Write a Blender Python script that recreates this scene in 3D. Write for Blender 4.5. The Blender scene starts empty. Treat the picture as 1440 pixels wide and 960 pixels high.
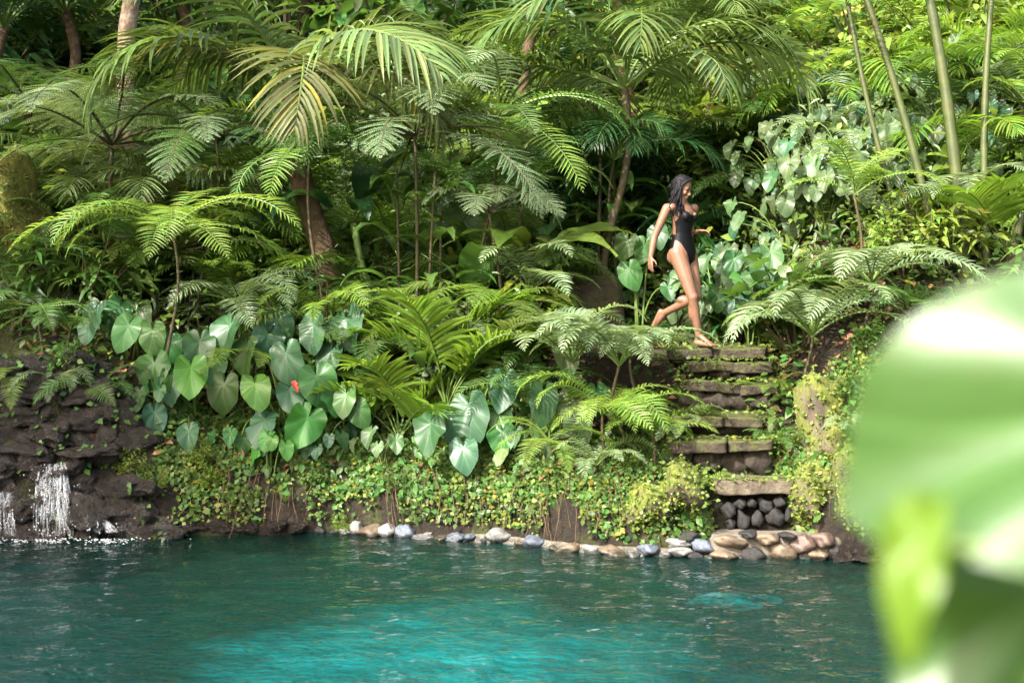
import bpy, bmesh, math, random
import numpy as np
from mathutils import Vector, Matrix, Euler

# ------------------------------------------------------------------ camera, sky, sun, exposure
scene = bpy.context.scene
COL = scene.collection
R = math.radians
CAM_H, F_PX, HORIZON = 2.16, 2000.0, 430.0        # eye height over the water, focal length in photo pixels, horizon row

cam_data = bpy.data.cameras.new('camera')
cam = bpy.data.objects.new('camera', cam_data)
COL.objects.link(cam)
scene.camera = cam
cam.location = (0, 0, CAM_H)
cam.rotation_euler = (R(90), 0, 0)
cam_data.sensor_width = 36.0
cam_data.lens = 36.0 * F_PX / 1440.0
cam_data.shift_y = -(480 - HORIZON) / 1440.0
cam_data.clip_start = 0.05
cam_data.clip_end = 400
cam_data.dof.use_dof = True
cam_data.dof.focus_distance = 14.0
cam_data.dof.aperture_fstop = 2.4

SUN_EL, SUN_AZ = R(40), R(-140)                   # azimuth measured from +Y towards +X: behind the camera, to its left
world = bpy.data.worlds.new('World')
scene.world = world
world.use_nodes = True
wn = world.node_tree
sky = wn.nodes.new('ShaderNodeTexSky')
sky.sky_type = 'NISHITA'
sky.sun_disc = False
sky.sun_elevation = SUN_EL
sky.sun_rotation = SUN_AZ
sky.air_density = 1.0
sky.dust_density = 6.0
sky.ozone_density = 0.3
wn.nodes['Background'].inputs['Strength'].default_value = 0.15
wn.links.new(sky.outputs[0], wn.nodes['Background'].inputs['Color'])

sd = bpy.data.lights.new('sun', 'SUN')
sd.energy = 3.2
sd.angle = R(0.5)
sd.color = (1.0, 0.975, 0.93)
sun = bpy.data.objects.new('sun', sd)
COL.objects.link(sun)
SUN_DIR = Vector((math.sin(SUN_AZ) * math.cos(SUN_EL), math.cos(SUN_AZ) * math.cos(SUN_EL), math.sin(SUN_EL)))
sun.rotation_euler = SUN_DIR.to_track_quat('Z', 'Y').to_euler()
sun.location = (-6, -6, 20)

scene.view_settings.view_transform = 'Standard'
scene.view_settings.look = 'None'
scene.view_settings.gamma = 1.0
scene.view_settings.exposure = 2.0
scene.cycles.use_denoising = True
scene.cycles.max_bounces = 8
scene.cycles.diffuse_bounces = 4
scene.cycles.glossy_bounces = 3
scene.cycles.transmission_bounces = 4
scene.cycles.transparent_max_bounces = 10
scene.cycles.sample_clamp_indirect = 6.0
scene.cycles.caustics_reflective = False
scene.cycles.caustics_refractive = False

# ------------------------------------------------------------------ helpers
def px(x, y, Y):
    """point at distance Y in front of the camera, seen at photo pixel (x, y)"""
    return Vector(((x - 720.0) / F_PX * Y, Y, CAM_H - (y - HORIZON) / F_PX * Y))

def smooth(a, b, t):
    u = np.clip((t - a) / (b - a), 0, 1)
    return u * u * (3 - 2 * u)

def vnoise(x, y, seed=0):
    """vectorised 2-D value noise, -1..1"""
    xi = np.floor(x).astype(np.int64); yi = np.floor(y).astype(np.int64)
    fx = x - xi; fy = y - yi
    fx = fx * fx * (3 - 2 * fx); fy = fy * fy * (3 - 2 * fy)
    def h(a, b):
        n = (a * 374761393 + b * 668265263 + seed * 1442695041) & 0x7fffffff
        n = ((n ^ (n >> 13)) * 1274126177) & 0x7fffffff
        return ((n ^ (n >> 16)) & 0xffff) / 32767.5 - 1.0
    a, b, c, d = h(xi, yi), h(xi + 1, yi), h(xi, yi + 1), h(xi + 1, yi + 1)
    return (a * (1 - fx) + b * fx) * (1 - fy) + (c * (1 - fx) + d * fx) * fy

def fbm(x, y, seed=0, oct=4):
    v = 0; a = 1.0; f = 1.0
    for k in range(oct):
        v = v + a * vnoise(x * f, y * f, seed + k); a *= 0.5; f *= 2.03
    return v

class MB:
    """collects vertices and faces, builds ONE mesh"""
    def __init__(self):
        self.v = []; self.f = []; self.m = []; self.uv = {}
    def add(self, verts, faces, mat=0):
        o = len(self.v)
        self.v.extend([tuple(p) for p in verts])
        for fc in faces:
            self.f.append(tuple(i + o for i in fc)); self.m.append(mat)
    def tube(self, pts, radii, sides=6, mat=0, cap=True):
        pts = [Vector(p) for p in pts]; n = len(pts)
        vs = []; fs = []
        ref = Vector((0.31, 0.22, 0.93))
        for i, p in enumerate(pts):
            t = (pts[min(i + 1, n - 1)] - pts[max(i - 1, 0)])
            t = t.normalized() if t.length > 1e-9 else Vector((0, 0, 1))
            a = t.cross(ref)
            if a.length < 1e-3: a = t.cross(Vector((1, 0, 0)))
            a.normalize(); b = t.cross(a)
            for k in range(sides):
                ang = 2 * math.pi * k / sides
                vs.append(p + (a * math.cos(ang) + b * math.sin(ang)) * radii[i])
        for i in range(n - 1):
            for k in range(sides):
                k2 = (k + 1) % sides
                fs.append((i * sides + k, i * sides + k2, (i + 1) * sides + k2, (i + 1) * sides + k))
        if cap:
            fs.append(tuple(range(sides - 1, -1, -1))); fs.append(tuple((n - 1) * sides + k for k in range(sides)))
        self.add(vs, fs, mat)
    def mesh(self, name, mats, smooth_shade=False):
        me = bpy.data.meshes.new(name)
        me.from_pydata(self.v, [], self.f)
        for m in mats: me.materials.append(m)
        if len(mats) > 1: me.polygons.foreach_set('material_index', self.m)
        if smooth_shade: me.polygons.foreach_set('use_smooth', [True] * len(me.polygons))
        me.update()
        return me

def np_mesh(name, V, F, mats, smooth_shade=False, uv=None):
    """mesh from numpy arrays, all faces of one size"""
    me = bpy.data.meshes.new(name)
    V = np.asarray(V, np.float32); F = np.asarray(F, np.int32)
    n, k = F.shape
    me.vertices.add(len(V)); me.vertices.foreach_set('co', V.ravel())
    me.loops.add(n * k); me.loops.foreach_set('vertex_index', F.ravel())
    me.polygons.add(n); me.polygons.foreach_set('loop_start', np.arange(0, n * k, k, dtype=np.int32))
    if smooth_shade: me.polygons.foreach_set('use_smooth', np.ones(n, bool))
    for m in mats: me.materials.append(m)
    if uv is not None:
        l = me.uv_layers.new(name='UVMap'); l.data.foreach_set('uv', np.asarray(uv, np.float32)[F.ravel()].ravel())
    me.update(calc_edges=True)
    me.validate()
    return me

def tag(o, label=None, cat=None, group=None, kind=None):
    if label: o['label'] = label
    if cat: o['category'] = cat
    if group: o['group'] = group
    if kind: o['kind'] = kind
    return o

def obj(name, me, parent=None, loc=None, mat=None):
    o = bpy.data.objects.new(name, me)
    COL.objects.link(o)
    if parent is not None: o.parent = parent
    if loc is not None: o.location = loc
    if mat is not None:
        o.material_slots[0].link = 'OBJECT'; o.material_slots[0].material = mat
    return o

def thing(name, label, cat, loc=(0, 0, 0), group=None, rz=0):
    o = bpy.data.objects.new(name, None)
    COL.objects.link(o)
    o.empty_display_size = 0.1
    o.location = loc; o.rotation_euler = (0, 0, rz)
    return tag(o, label, cat, group)

# ------------------------------------------------------------------ materials (all procedural)
def nodes(name):
    m = bpy.data.materials.new(name); m.use_nodes = True
    nt = m.node_tree; nt.nodes.clear()
    out = nt.nodes.new('ShaderNodeOutputMaterial')
    return m, nt, out

def N(nt, t, **kw):
    n = nt.nodes.new(t)
    for k, v in kw.items():
        if k in n.inputs.keys(): n.inputs[k].default_value = v
        else: setattr(n, k, v)
    return n

def mix_col(nt, fac, a, b):
    n = nt.nodes.new('ShaderNodeMix'); n.data_type = 'RGBA'
    for sock, val in ((n.inputs[0], fac), (n.inputs[6], a), (n.inputs[7], b)):
        if hasattr(val, 'is_linked'): nt.links.new(val, sock)
        else: sock.default_value = val if not isinstance(val, tuple) else (*val[:3], 1)
    return n.outputs[2]

def math_n(nt, op, a, b=0.0, clamp=False):
    n = nt.nodes.new('ShaderNodeMath'); n.operation = op; n.use_clamp = clamp
    for sock, val in ((n.inputs[0], a), (n.inputs[1], b)):
        if hasattr(val, 'is_linked'): nt.links.new(val, sock)
        else: sock.default_value = val
    return n.outputs[0]

def ramp(nt, fac, stops):
    n = nt.nodes.new('ShaderNodeValToRGB'); nt.links.new(fac, n.inputs[0])
    e = n.color_ramp.elements
    while len(e) < len(stops): e.new(0.5)
    for i, (p, c) in enumerate(stops):
        e[i].position = p; e[i].color = (*c, 1) if len(c) == 3 else c
    return n.outputs[0]

def noise(nt, scale, detail=4, rough=0.55, coord='Object', vec=None):
    t = N(nt, 'ShaderNodeTexNoise', Scale=scale, Detail=detail, Roughness=rough)
    if vec is None:
        c = nt.nodes.new('ShaderNodeTexCoord'); vec = c.outputs[coord]
    nt.links.new(vec, t.inputs['Vector'])
    return t.outputs['Fac']

def leaf_mat(name, col, tcol=None, coat=0.0, trans=0.4, rough=0.38, var=0.5, hue=0.03, spec=0.28, veins=None, yellow=0.0):
    m, nt, out = nodes(name)
    col = (col[0] * 1.08, col[1] * 1.0, col[2] * 1.12); trans *= .8
    if tcol is None: tcol = (min(1, col[0] * 2.3), min(1, col[1] * 2.1), col[2] * 1.2)
    g = nt.nodes.new('ShaderNodeNewGeometry'); oi = nt.nodes.new('ShaderNodeObjectInfo')
    r1 = g.outputs['Random Per Island']; r2 = oi.outputs['Random']
    rr = math_n(nt, 'FRACT', math_n(nt, 'ADD', math_n(nt, 'MULTIPLY', r1, 0.61), math_n(nt, 'MULTIPLY', r2, 1.7)))
    nz = noise(nt, 6.0, 3)
    hs = nt.nodes.new('ShaderNodeHueSaturation')
    base = tuple(col)
    c_in = mix_col(nt, nz, tuple(0.72 * c for c in base), tuple(min(1, 1.28 * c) for c in base))
    if yellow > 0:      # some leaves ageing towards yellow
        yl = math_n(nt, 'MULTIPLY', math_n(nt, 'GREATER_THAN', r1, 1 - yellow), 0.75)
        c_in = mix_col(nt, yl, c_in, (0.24, 0.2, 0.03))
    if veins is not None:
        c_in = mix_col(nt, veins(nt), c_in, tuple(min(1, 1.8 * c + 0.02) for c in base))
        bl = math_n(nt, 'MULTIPLY', math_n(nt, 'SUBTRACT', noise(nt, 9.0, 6, .7), .60), 9.0, True)
        c_in = mix_col(nt, math_n(nt, 'MULTIPLY', bl, math_n(nt, 'MULTIPLY', r2, .8)), c_in, (.12, .085, .03))
    nt.links.new(c_in, hs.inputs['Color'])
    nt.links.new(math_n(nt, 'ADD', math_n(nt, 'MULTIPLY', rr, 2 * hue), 0.5 - hue), hs.inputs['Hue'])
    nt.links.new(math_n(nt, 'ADD', math_n(nt, 'MULTIPLY', math_n(nt, 'FRACT', math_n(nt, 'MULTIPLY', rr, 7.3)), 2 * var), 1 - var), hs.inputs['Value'])
    b = N(nt, 'ShaderNodeBsdfPrincipled', Roughness=rough)
    b.inputs['Specular IOR Level'].default_value = spec
    b.inputs['Coat Weight'].default_value = coat; b.inputs['Coat Roughness'].default_value = .34
    nt.links.new(hs.outputs[0], b.inputs['Base Color'])
    t = nt.nodes.new('ShaderNodeBsdfTranslucent')
    tm = nt.nodes.new('ShaderNodeHueSaturation'); tm.inputs['Color'].default_value = (*tcol, 1)
    nt.links.new(math_n(nt, 'ADD', math_n(nt, 'MULTIPLY', rr, var), 1 - var * 0.5), tm.inputs['Value'])
    nt.links.new(tm.outputs[0], t.inputs['Color'])
    mx = N(nt, 'ShaderNodeMixShader'); mx.inputs[0].default_value = trans
    nt.links.new(b.outputs[0], mx.inputs[1]); nt.links.new(t.outputs[0], mx.inputs[2])
    nt.links.new(mx.outputs[0], out.inputs['Surface'])
    return m

def solid_mat(name, stops, scale=8, rough=0.8, bump=0.4, bscale=None, detail=6, spec=0.4, moss=None, moss_amt=0.5, wet=False, bdist=0.02, moss_scale=2.2, wetline=False):
    """noise-ramped stone / soil / bark; optional moss on faces that look up"""
    m, nt, out = nodes(name)
    nz = noise(nt, scale, detail, 0.62)
    c = ramp(nt, nz, stops)
    if moss is not None:
        g = nt.nodes.new('ShaderNodeNewGeometry')
        sx = nt.nodes.new('ShaderNodeSeparateXYZ'); nt.links.new(g.outputs['Normal'], sx.inputs[0])
        tc = nt.nodes.new('ShaderNodeTexCoord')
        mn = noise(nt, moss_scale, 6, 0.68)
        fac = math_n(nt, 'ADD', math_n(nt, 'MULTIPLY', sx.outputs[2], 0.45), math_n(nt, 'MULTIPLY', mn, 1.6))
        fac = math_n(nt, 'MULTIPLY', math_n(nt, 'SUBTRACT', fac, 1.35 - moss_amt), 4.5, True)
        mc = ramp(nt, noise(nt, 26, 4), [(0.25, tuple(0.5 * x for x in moss)), (0.55, moss), (0.8, tuple(min(1, 1.7 * x) for x in moss))])
        c = mix_col(nt, fac, c, mc)
    if wetline:     # stone soaked dark just above the water
        gp = nt.nodes.new('ShaderNodeNewGeometry'); sp = nt.nodes.new('ShaderNodeSeparateXYZ'); nt.links.new(gp.outputs['Position'], sp.inputs[0])
        wl = math_n(nt, 'MULTIPLY', math_n(nt, 'SUBTRACT', math_n(nt, 'ADD', math_n(nt, 'MULTIPLY', noise(nt, 9, 3), .06), .02), sp.outputs[2]), 40, True)
        c = mix_col(nt, math_n(nt, 'MULTIPLY', wl, .72), c, (.012, .014, .010))
    b = N(nt, 'ShaderNodeBsdfPrincipled', Roughness=rough)
    b.inputs['Specular IOR Level'].default_value = spec
    nt.links.new(c, b.inputs['Base Color'])
    if wetline: nt.links.new(math_n(nt, 'SUBTRACT', rough, math_n(nt, 'MULTIPLY', wl, rough - .15)), b.inputs['Roughness'])
    bn = noise(nt, bscale or scale * 3, 8, 0.65)
    bp = N(nt, 'ShaderNodeBump', Strength=bump, Distance=bdist)
    nt.links.new(bn, bp.inputs['Height']); nt.links.new(bp.outputs[0], b.inputs['Normal'])
    if wet:
        nt.links.new(ramp(nt, noise(nt, 5, 4), [(0.4, (0.12,) * 3), (0.65, (0.5,) * 3)]), b.inputs['Roughness'])
    nt.links.new(b.outputs[0], out.inputs['Surface'])
    return m

def heart_veins(nt):
    """uv.x = angle from the tip (-1..1), uv.y = radius (0..1): pale radial veins and midrib"""
    uv = nt.nodes.new('ShaderNodeUVMap'); uv.uv_map = 'UVMap'
    s = nt.nodes.new('ShaderNodeSeparateXYZ'); nt.links.new(uv.outputs[0], s.inputs[0])
    a, r = s.outputs[0], s.outputs[1]
    aa = math_n(nt, 'ABSOLUTE', a)
    bent = math_n(nt, 'ADD', aa, math_n(nt, 'MULTIPLY', r, -0.07))
    ph = math_n(nt, 'ABSOLUTE', math_n(nt, 'SUBTRACT', math_n(nt, 'FRACT', math_n(nt, 'ADD', math_n(nt, 'MULTIPLY', bent, 6.0), 0.5)), 0.5))
    d = math_n(nt, 'MULTIPLY', ph, math_n(nt, 'MULTIPLY', r, 7.0))
    v = math_n(nt, 'SUBTRACT', 1.0, math_n(nt, 'MULTIPLY', d, 3.0), True)
    return math_n(nt, 'MULTIPLY', v, 0.6)

M = {}
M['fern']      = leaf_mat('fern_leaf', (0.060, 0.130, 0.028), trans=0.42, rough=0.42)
M['fern_lit']  = leaf_mat('fern_leaf_lit', (0.130, 0.225, 0.036), trans=0.5, rough=0.42, var=0.3)  # lit copy of the fern leaf: sunlight put into its colour
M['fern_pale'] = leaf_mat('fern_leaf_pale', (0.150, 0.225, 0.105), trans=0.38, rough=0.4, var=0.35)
M['fern_shaded'] = leaf_mat('fern_leaf_shaded', (0.030, 0.080, 0.020), trans=0.35, rough=0.4)  # copy for the hollow behind the path: shade put into its colour
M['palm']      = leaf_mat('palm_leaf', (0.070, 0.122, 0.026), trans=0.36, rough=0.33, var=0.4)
M['palm_lit']  = leaf_mat('palm_leaf_lit', (0.110, 0.210, 0.025), trans=0.5, rough=0.36, var=0.35)  # lit copy of the palm leaf: backlight put into its colour
M['palm_shaded'] = leaf_mat('palm_leaf_shaded', (0.024, 0.070, 0.018), trans=0.3, rough=0.36)  # copy of the palm leaf with shade put into its colour
M['palm_grey'] = leaf_mat('palm_leaf_grey', (0.105, 0.160, 0.048), trans=0.36, rough=0.38, yellow=0.05)
M['palm_old']  = leaf_mat('palm_leaf_old', (0.085, 0.105, 0.030), trans=0.45, rough=0.5, var=0.4, yellow=.15)
M['heart']     = leaf_mat('heart_leaf', (0.034, 0.095, 0.022), trans=0.28, rough=0.4, spec=.3, var=0.28, veins=heart_veins)
M['heart_lit'] = leaf_mat('heart_leaf_bright', (0.055, 0.165, 0.026), trans=0.35, rough=0.38, spec=.35, var=0.15, veins=heart_veins)
M['heart_blue']= leaf_mat('heart_leaf_bluish', (0.030, 0.085, 0.034), trans=0.26, rough=0.4, spec=.32, var=0.22, veins=heart_veins)
M['vine']      = leaf_mat('vine_leaf', (0.056, 0.100, 0.034), trans=0.26, rough=0.45, spec=.35, var=0.4, veins=heart_veins)
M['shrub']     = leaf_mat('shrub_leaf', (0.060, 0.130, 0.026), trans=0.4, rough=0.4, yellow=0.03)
M['shrub_lit'] = leaf_mat('shrub_leaf_lit', (0.130, 0.215, 0.035), trans=0.48, rough=0.42, yellow=0.08)  # lit copy of the shrub leaf, sun on the slope put into its colour
M['shrub_dark']= leaf_mat('shrub_leaf_dark', (0.028, 0.078, 0.022), trans=0.32, rough=0.36)  # darker copy, mostly for plants in shade: the shade is in its colour
M['ground_leaf'] = leaf_mat('creeper_leaf', (0.105, 0.165, 0.030), trans=0.42, rough=0.45, yellow=0.12)
M['strap']     = leaf_mat('strap_leaf', (0.030, 0.105, 0.022), trans=0.35, rough=0.32)
M['fore']      = leaf_mat('broad_near_leaf', (0.045, 0.108, 0.022), tcol=(0.22, 0.36, 0.03), trans=0.4, rough=0.45, var=0.05, hue=0.005, spec=.5, coat=.34, veins=heart_veins)
M['fore_tip']  = leaf_mat('curled_near_leaf', (0.10, 0.19, 0.015), tcol=(0.32, 0.42, 0.02), trans=0.5, rough=0.4, var=0.05, hue=0.005, spec=.4, veins=heart_veins)
M['stalk']     = solid_mat('green_stalk', [(0.3, (0.06, 0.11, 0.02)), (0.7, (0.13, 0.19, 0.04))], 5, 0.5, 0.1)
M['stalk_brown'] = solid_mat('brown_stalk', [(0.3, (0.035, 0.028, 0.012)), (0.7, (0.075, 0.062, 0.025))], 5, 0.7, 0.4)
M['cane']      = solid_mat('green_cane', [(0.3, (0.030, 0.042, 0.010)), (0.55, (0.055, 0.070, 0.016)), (0.75, (0.05, 0.036, 0.014))], 3.5, 0.55, 0.3)
M['bark']      = solid_mat('bark', [(0.3, (0.03, 0.018, 0.010)), (0.55, (0.08, 0.048, 0.024)), (0.75, (0.14, 0.095, 0.055))], 9, 0.85, 0.9, moss=(0.07, 0.10, 0.02), moss_amt=0.15)
M['bark_pale'] = solid_mat('bark_pale', [(0.3, (0.09, 0.06, 0.035)), (0.5, (0.2, 0.14, 0.09)), (0.7, (0.36, 0.31, 0.24))], 11, 0.85, 0.9)
M['soil']      = solid_mat('soil', [(0.3, (0.007, 0.005, 0.003)), (0.55, (0.020, 0.014, 0.008)), (0.8, (0.055, 0.038, 0.022))], 4, 0.95, 1.0, bscale=11, moss=(0.05, 0.06, 0.014), moss_amt=0.32, bdist=0.12)
M['moss_rock'] = solid_mat('mossy_rock', [(0.3, (0.03, 0.024, 0.017)), (0.55, (0.085, 0.066, 0.045)), (0.8, (0.17, 0.14, 0.10))], 6, 0.9, 0.8, moss=(0.10, 0.115, 0.018), moss_amt=0.62)
M['moss']      = solid_mat('thick_moss', [(0.3, (0.05, 0.05, 0.012)), (0.5, (0.12, 0.115, 0.02)), (0.75, (0.19, 0.175, 0.035))], 14, 0.95, 1.0, bscale=40)
M['step_rock'] = solid_mat('step_stone', [(0.3, (0.022, 0.017, 0.012)), (0.55, (0.06, 0.047, 0.032)), (0.8, (0.13, 0.105, 0.075))], 9, 0.9, 1.0, moss=(0.06, 0.068, 0.016), moss_amt=0.5, bscale=18, bdist=.04)
M['slab']      = solid_mat('slab_stone', [(0.3, (0.05, 0.04, 0.027)), (0.55, (0.11, 0.09, 0.062)), (0.85, (0.20, 0.17, 0.125))], 12, 0.9, 0.9, moss=(.07, .07, .02), moss_amt=.25)
M['wet_rock']  = solid_mat('wet_rock', [(0.3, (0.006, 0.0045, 0.003)), (0.55, (0.016, 0.011, 0.007)), (0.8, (0.05, 0.032, 0.020))], 6, 0.3, 1.0, wet=True, spec=0.6, bscale=22, bdist=.05)
M['stone_grey'] = solid_mat('grey_stone', [(0.3, (0.093, 0.093, 0.093)), (0.6, (0.186, 0.186, 0.174)), (0.85, (0.273, 0.260, 0.236))], 6, 0.7, 0.4, wetline=True)
M['stone_blue'] = solid_mat('blue_grey_stone', [(0.3, (0.045, 0.056, 0.075)), (0.6, (0.098, 0.116, 0.150)), (0.85, (0.180, 0.195, 0.232))], 6, 0.6, 0.4, wetline=True)
M['stone_tan'] = solid_mat('tan_stone', [(0.3, (0.072, 0.054, 0.036)), (0.6, (0.144, 0.108, 0.072)), (0.85, (0.222, 0.174, 0.126))], 6, 0.55, 0.4, wetline=True)
M['stone_rose'] = solid_mat('rose_stone', [(0.3, (.06, .042, .034)), (.6, (.12, .082, .066)), (.85, (.2, .15, .125))], 6, .4, .4, wetline=True)
M['stone_dark'] = solid_mat('dark_stone', [(0.3, (0.011, 0.011, 0.012)), (0.6, (0.028, 0.026, 0.025)), (0.85, (0.07, 0.062, 0.055))], 6, 0.6, 0.8)
M['mortar']    = solid_mat('mortar', [(0.3, (0.077, 0.066, 0.050)), (0.6, (0.165, 0.149, 0.116)), (0.85, (0.231, 0.209, 0.171))], 10, 0.9, 0.8, wetline=True)

# ------------------------------------------------------------------ the lie of the land
POOL = np.array([(-9, 13.0), (-4.75, 13.2), (-3.2, 13.35), (-1.63, 13.55), (-0.13, 13.05), (0.69, 12.5), (1.71, 12.24),
                 (2.74, 12.17), (3.12, 12.0), (3.45, 11.0), (3.7, 9.0), (3.9, 6.0), (3.0, 4.2), (0, 3.6), (-5, 4.0), (-9, 6.0), (-10, 9.5)])

def pool_dist(X, Y):
    """signed distance to the water's edge, positive on land"""
    X = np.asarray(X, float); Y = np.asarray(Y, float)
    d = np.full(X.shape, 1e9); ins = np.zeros(X.shape, bool)
    n = len(POOL)
    for i in range(n):
        ax, ay = POOL[i]; bx, by = POOL[(i + 1) % n]
        ex, ey = bx - ax, by - ay
        t = np.clip(((X - ax) * ex + (Y - ay) * ey) / (ex * ex + ey * ey), 0, 1)
        d = np.minimum(d, np.hypot(X - ax - t * ex, Y - ay - t * ey))
        c = ((ay > Y) != (by > Y))
        xi = ax + (Y - ay) * ex / (ey if abs(ey) > 1e-9 else 1e-9)
        ins ^= c & (X < xi)
    return np.where(ins, -d, d)

STAIR_Y = [12.2, 12.42, 12.65, 12.9, 13.2, 13.5, 13.75, 14.1]
STAIR_X = [2.15, 2.15, 2.10, 1.93, 1.90, 2.02, 2.05, 2.0]

def land(X, Y):
    X = np.asarray(X, float); Y = np.asarray(Y, float)
    s = pool_dist(X, Y)
    far = np.interp(s, [0, .10, .35, .7, 2.5, 5, 8, 12, 17, 30], [-.05, .33, .6, .80, 1.75, 3.0, 4.9, 7.6, 11, 17])
    near = np.interp(s, [0, .2, .6, 3, 20], [-.05, .2, .4, .5, .6])
    w = smooth(7, 10.5, Y)
    z = near * (1 - w) + far * w
    r = smooth(2.5, 3.3, X) * w
    z = z + r * np.interp(s, [0, .15, .6, 1.5, 4, 8], [0, .25, .75, .95, 1.3, 1.2])
    l = smooth(-2.9, -3.7, X) * w
    z = z + l * np.interp(s, [0, .25, .8, 2, 5], [0, .1, .6, .75, .6])
    und = fbm(X * 0.9, Y * 0.9, 3, 4)
    z = z + und * np.interp(s, [0, .3, 2, 6], [0.02, .06, .16, .35]) * (0.3 + 0.7 * w)
    z = z + fbm(X * 5, Y * 5, 9, 3) * np.interp(s, [0, .2, 1, 3], [0.01, .05, .06, .05]) * (0.25 + 0.75 * w)
    # the level landing behind the stair, and the stair's own cutting
    k = smooth(0.0, 0.5, X) * smooth(2.75, 2.4, X) * smooth(13.75, 14.0, Y) * smooth(16.3, 15.4, Y)
    z = z * (1 - k) + 1.70 * k
    sx = np.interp(Y, STAIR_Y, STAIR_X)
    k2 = smooth(0.55, 0.38, np.abs(X - sx)) * smooth(12.1, 12.3, Y) * smooth(14.15, 13.95, Y)
    line = np.interp(Y, [12.2, 12.42, 12.66, 12.9, 13.2, 13.5, 13.8, 14.1], [-.05, 0.0, .40, .70, .95, 1.2, 1.42, 1.6])
    z = z * (1 - k2) + line * k2
    bed = np.interp(-s, [0, .15, .6, 1.6, 4], [-.05, -.16, -.24, -.29, -.32]) + 0.03 * fbm(X * 1.7, Y * 1.7, 21, 3)
    return np.where(s < 0, bed, z)

def gz(x, y):
    return float(land(np.array([x]), np.array([y]))[0])

def on_ground(x, Y):
    """ground point at photo column x, distance Y"""
    X = (x - 720) / F_PX * Y
    return Vector((X, Y, gz(X, Y)))

def build_land():
    xs = np.concatenate([np.arange(-16, -6, .25), np.arange(-6, 4.6, .085), np.arange(4.6, 14, .25)])
    ys = np.concatenate([np.arange(-4, 11.5, .25), np.arange(11.5, 16, .085), np.arange(16, 34, .22)])
    X, Y = np.meshgrid(xs, ys)
    Z = land(X, Y); S = pool_dist(X, Y)
    nx, ny = len(xs), len(ys)
    V = np.stack([X.ravel(), Y.ravel(), Z.ravel()], 1)
    idx = np.arange(nx * ny).reshape(ny, nx)
    F = np.stack([idx[:-1, :-1].ravel(), idx[:-1, 1:].ravel(), idx[1:, 1:].ravel(), idx[1:, :-1].ravel()], 1)
    inside = (S.ravel()[F] < -0.12).all(1)
    def sub(F):
        u, inv = np.unique(F.ravel(), return_inverse=True)
        return V[u], inv.reshape(F.shape)
    v, f = sub(F[~inside]); tag(obj('ground', np_mesh('ground', v, f, [M['soil']], True)), kind='structure')
    v, f = sub(F[inside]); tag(obj('pool_floor', np_mesh('pool_floor', v, f, [M['pool_floor']], True)), kind='structure')

def pool_floor_mat():
    m, nt, out = nodes('pool_floor_sand')
    tc = nt.nodes.new('ShaderNodeTexCoord')
    sx = nt.nodes.new('ShaderNodeSeparateXYZ'); nt.links.new(tc.outputs['Object'], sx.inputs[0])
    # pale sand in the spring's bowl, dark silt and weed on the shallows round it
    dx = math_n(nt, 'MULTIPLY', math_n(nt, 'ADD', sx.outputs[0], 0.42), 0.52)
    dy = math_n(nt, 'MULTIPLY', math_n(nt, 'SUBTRACT', sx.outputs[1], 9.9), 0.50)
    d = math_n(nt, 'SQRT', math_n(nt, 'ADD', math_n(nt, 'MULTIPLY', dx, dx), math_n(nt, 'MULTIPLY', dy, dy)))
    d = math_n(nt, 'ADD', d, math_n(nt, 'MULTIPLY', math_n(nt, 'SUBTRACT', noise(nt, 0.7, 5), 0.5), 1.1))
    c = ramp(nt, d, [(0.15, (0.85, 0.89, 0.87)), (0.5, (0.42, 0.46, 0.44)), (0.98, (0.035, 0.045, 0.036)), (1.0, (0.022, 0.03, 0.022))])
    c = mix_col(nt, math_n(nt, 'MULTIPLY', noise(nt, 5, 4), 0.4), c, (0.03, 0.05, 0.035))
    b = N(nt, 'ShaderNodeBsdfPrincipled', Roughness=0.9)
    nt.links.new(c, b.inputs['Base Color']); nt.links.new(b.outputs[0], out.inputs['Surface'])
    return m
M['pool_floor'] = pool_floor_mat()

def water_mat():
    m, nt, out = nodes('spring_water')
    tr = N(nt, 'ShaderNodeBsdfTransparent', Color=(0.05, 0.78, 0.79, 1))
    df = N(nt, 'ShaderNodeBsdfDiffuse', Color=(0.006, 0.036, 0.028, 1))
    mx = N(nt, 'ShaderNodeMixShader'); mx.inputs[0].default_value = 0.3
    nt.links.new(tr.outputs[0], mx.inputs[1]); nt.links.new(df.outputs[0], mx.inputs[2])
    gl = N(nt, 'ShaderNodeBsdfGlossy', Roughness=0.015)
    gl.inputs['Color'].default_value = (1, 1, 1, 1)
    tc = nt.nodes.new('ShaderNodeTexCoord')
    mp = N(nt, 'ShaderNodeMapping'); mp.inputs['Scale'].default_value = (1.0, 1.5, 1.0)
    nt.links.new(tc.outputs['Object'], mp.inputs[0])
    h = math_n(nt, 'ADD', noise(nt, 9.0, 2, 0.5, vec=mp.outputs[0]), math_n(nt, 'MULTIPLY', noise(nt, 24.0, 2, 0.5, vec=mp.outputs[0]), 0.3))
    bp = N(nt, 'ShaderNodeBump', Strength=1.0, Distance=0.04)
    nt.links.new(h, bp.inputs['Height'])
    nt.links.new(bp.outputs[0], gl.inputs['Normal'])
    fr = N(nt, 'ShaderNodeFresnel', IOR=1.33); nt.links.new(bp.outputs[0], fr.inputs['Normal'])
    m2 = N(nt, 'ShaderNodeMixShader')
    nt.links.new(fr.outputs[0], m2.inputs[0]); nt.links.new(mx.outputs[0], m2.inputs[1]); nt.links.new(gl.outputs[0], m2.inputs[2])
    nt.links.new(m2.outputs[0], out.inputs['Surface'])
    return m

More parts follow.
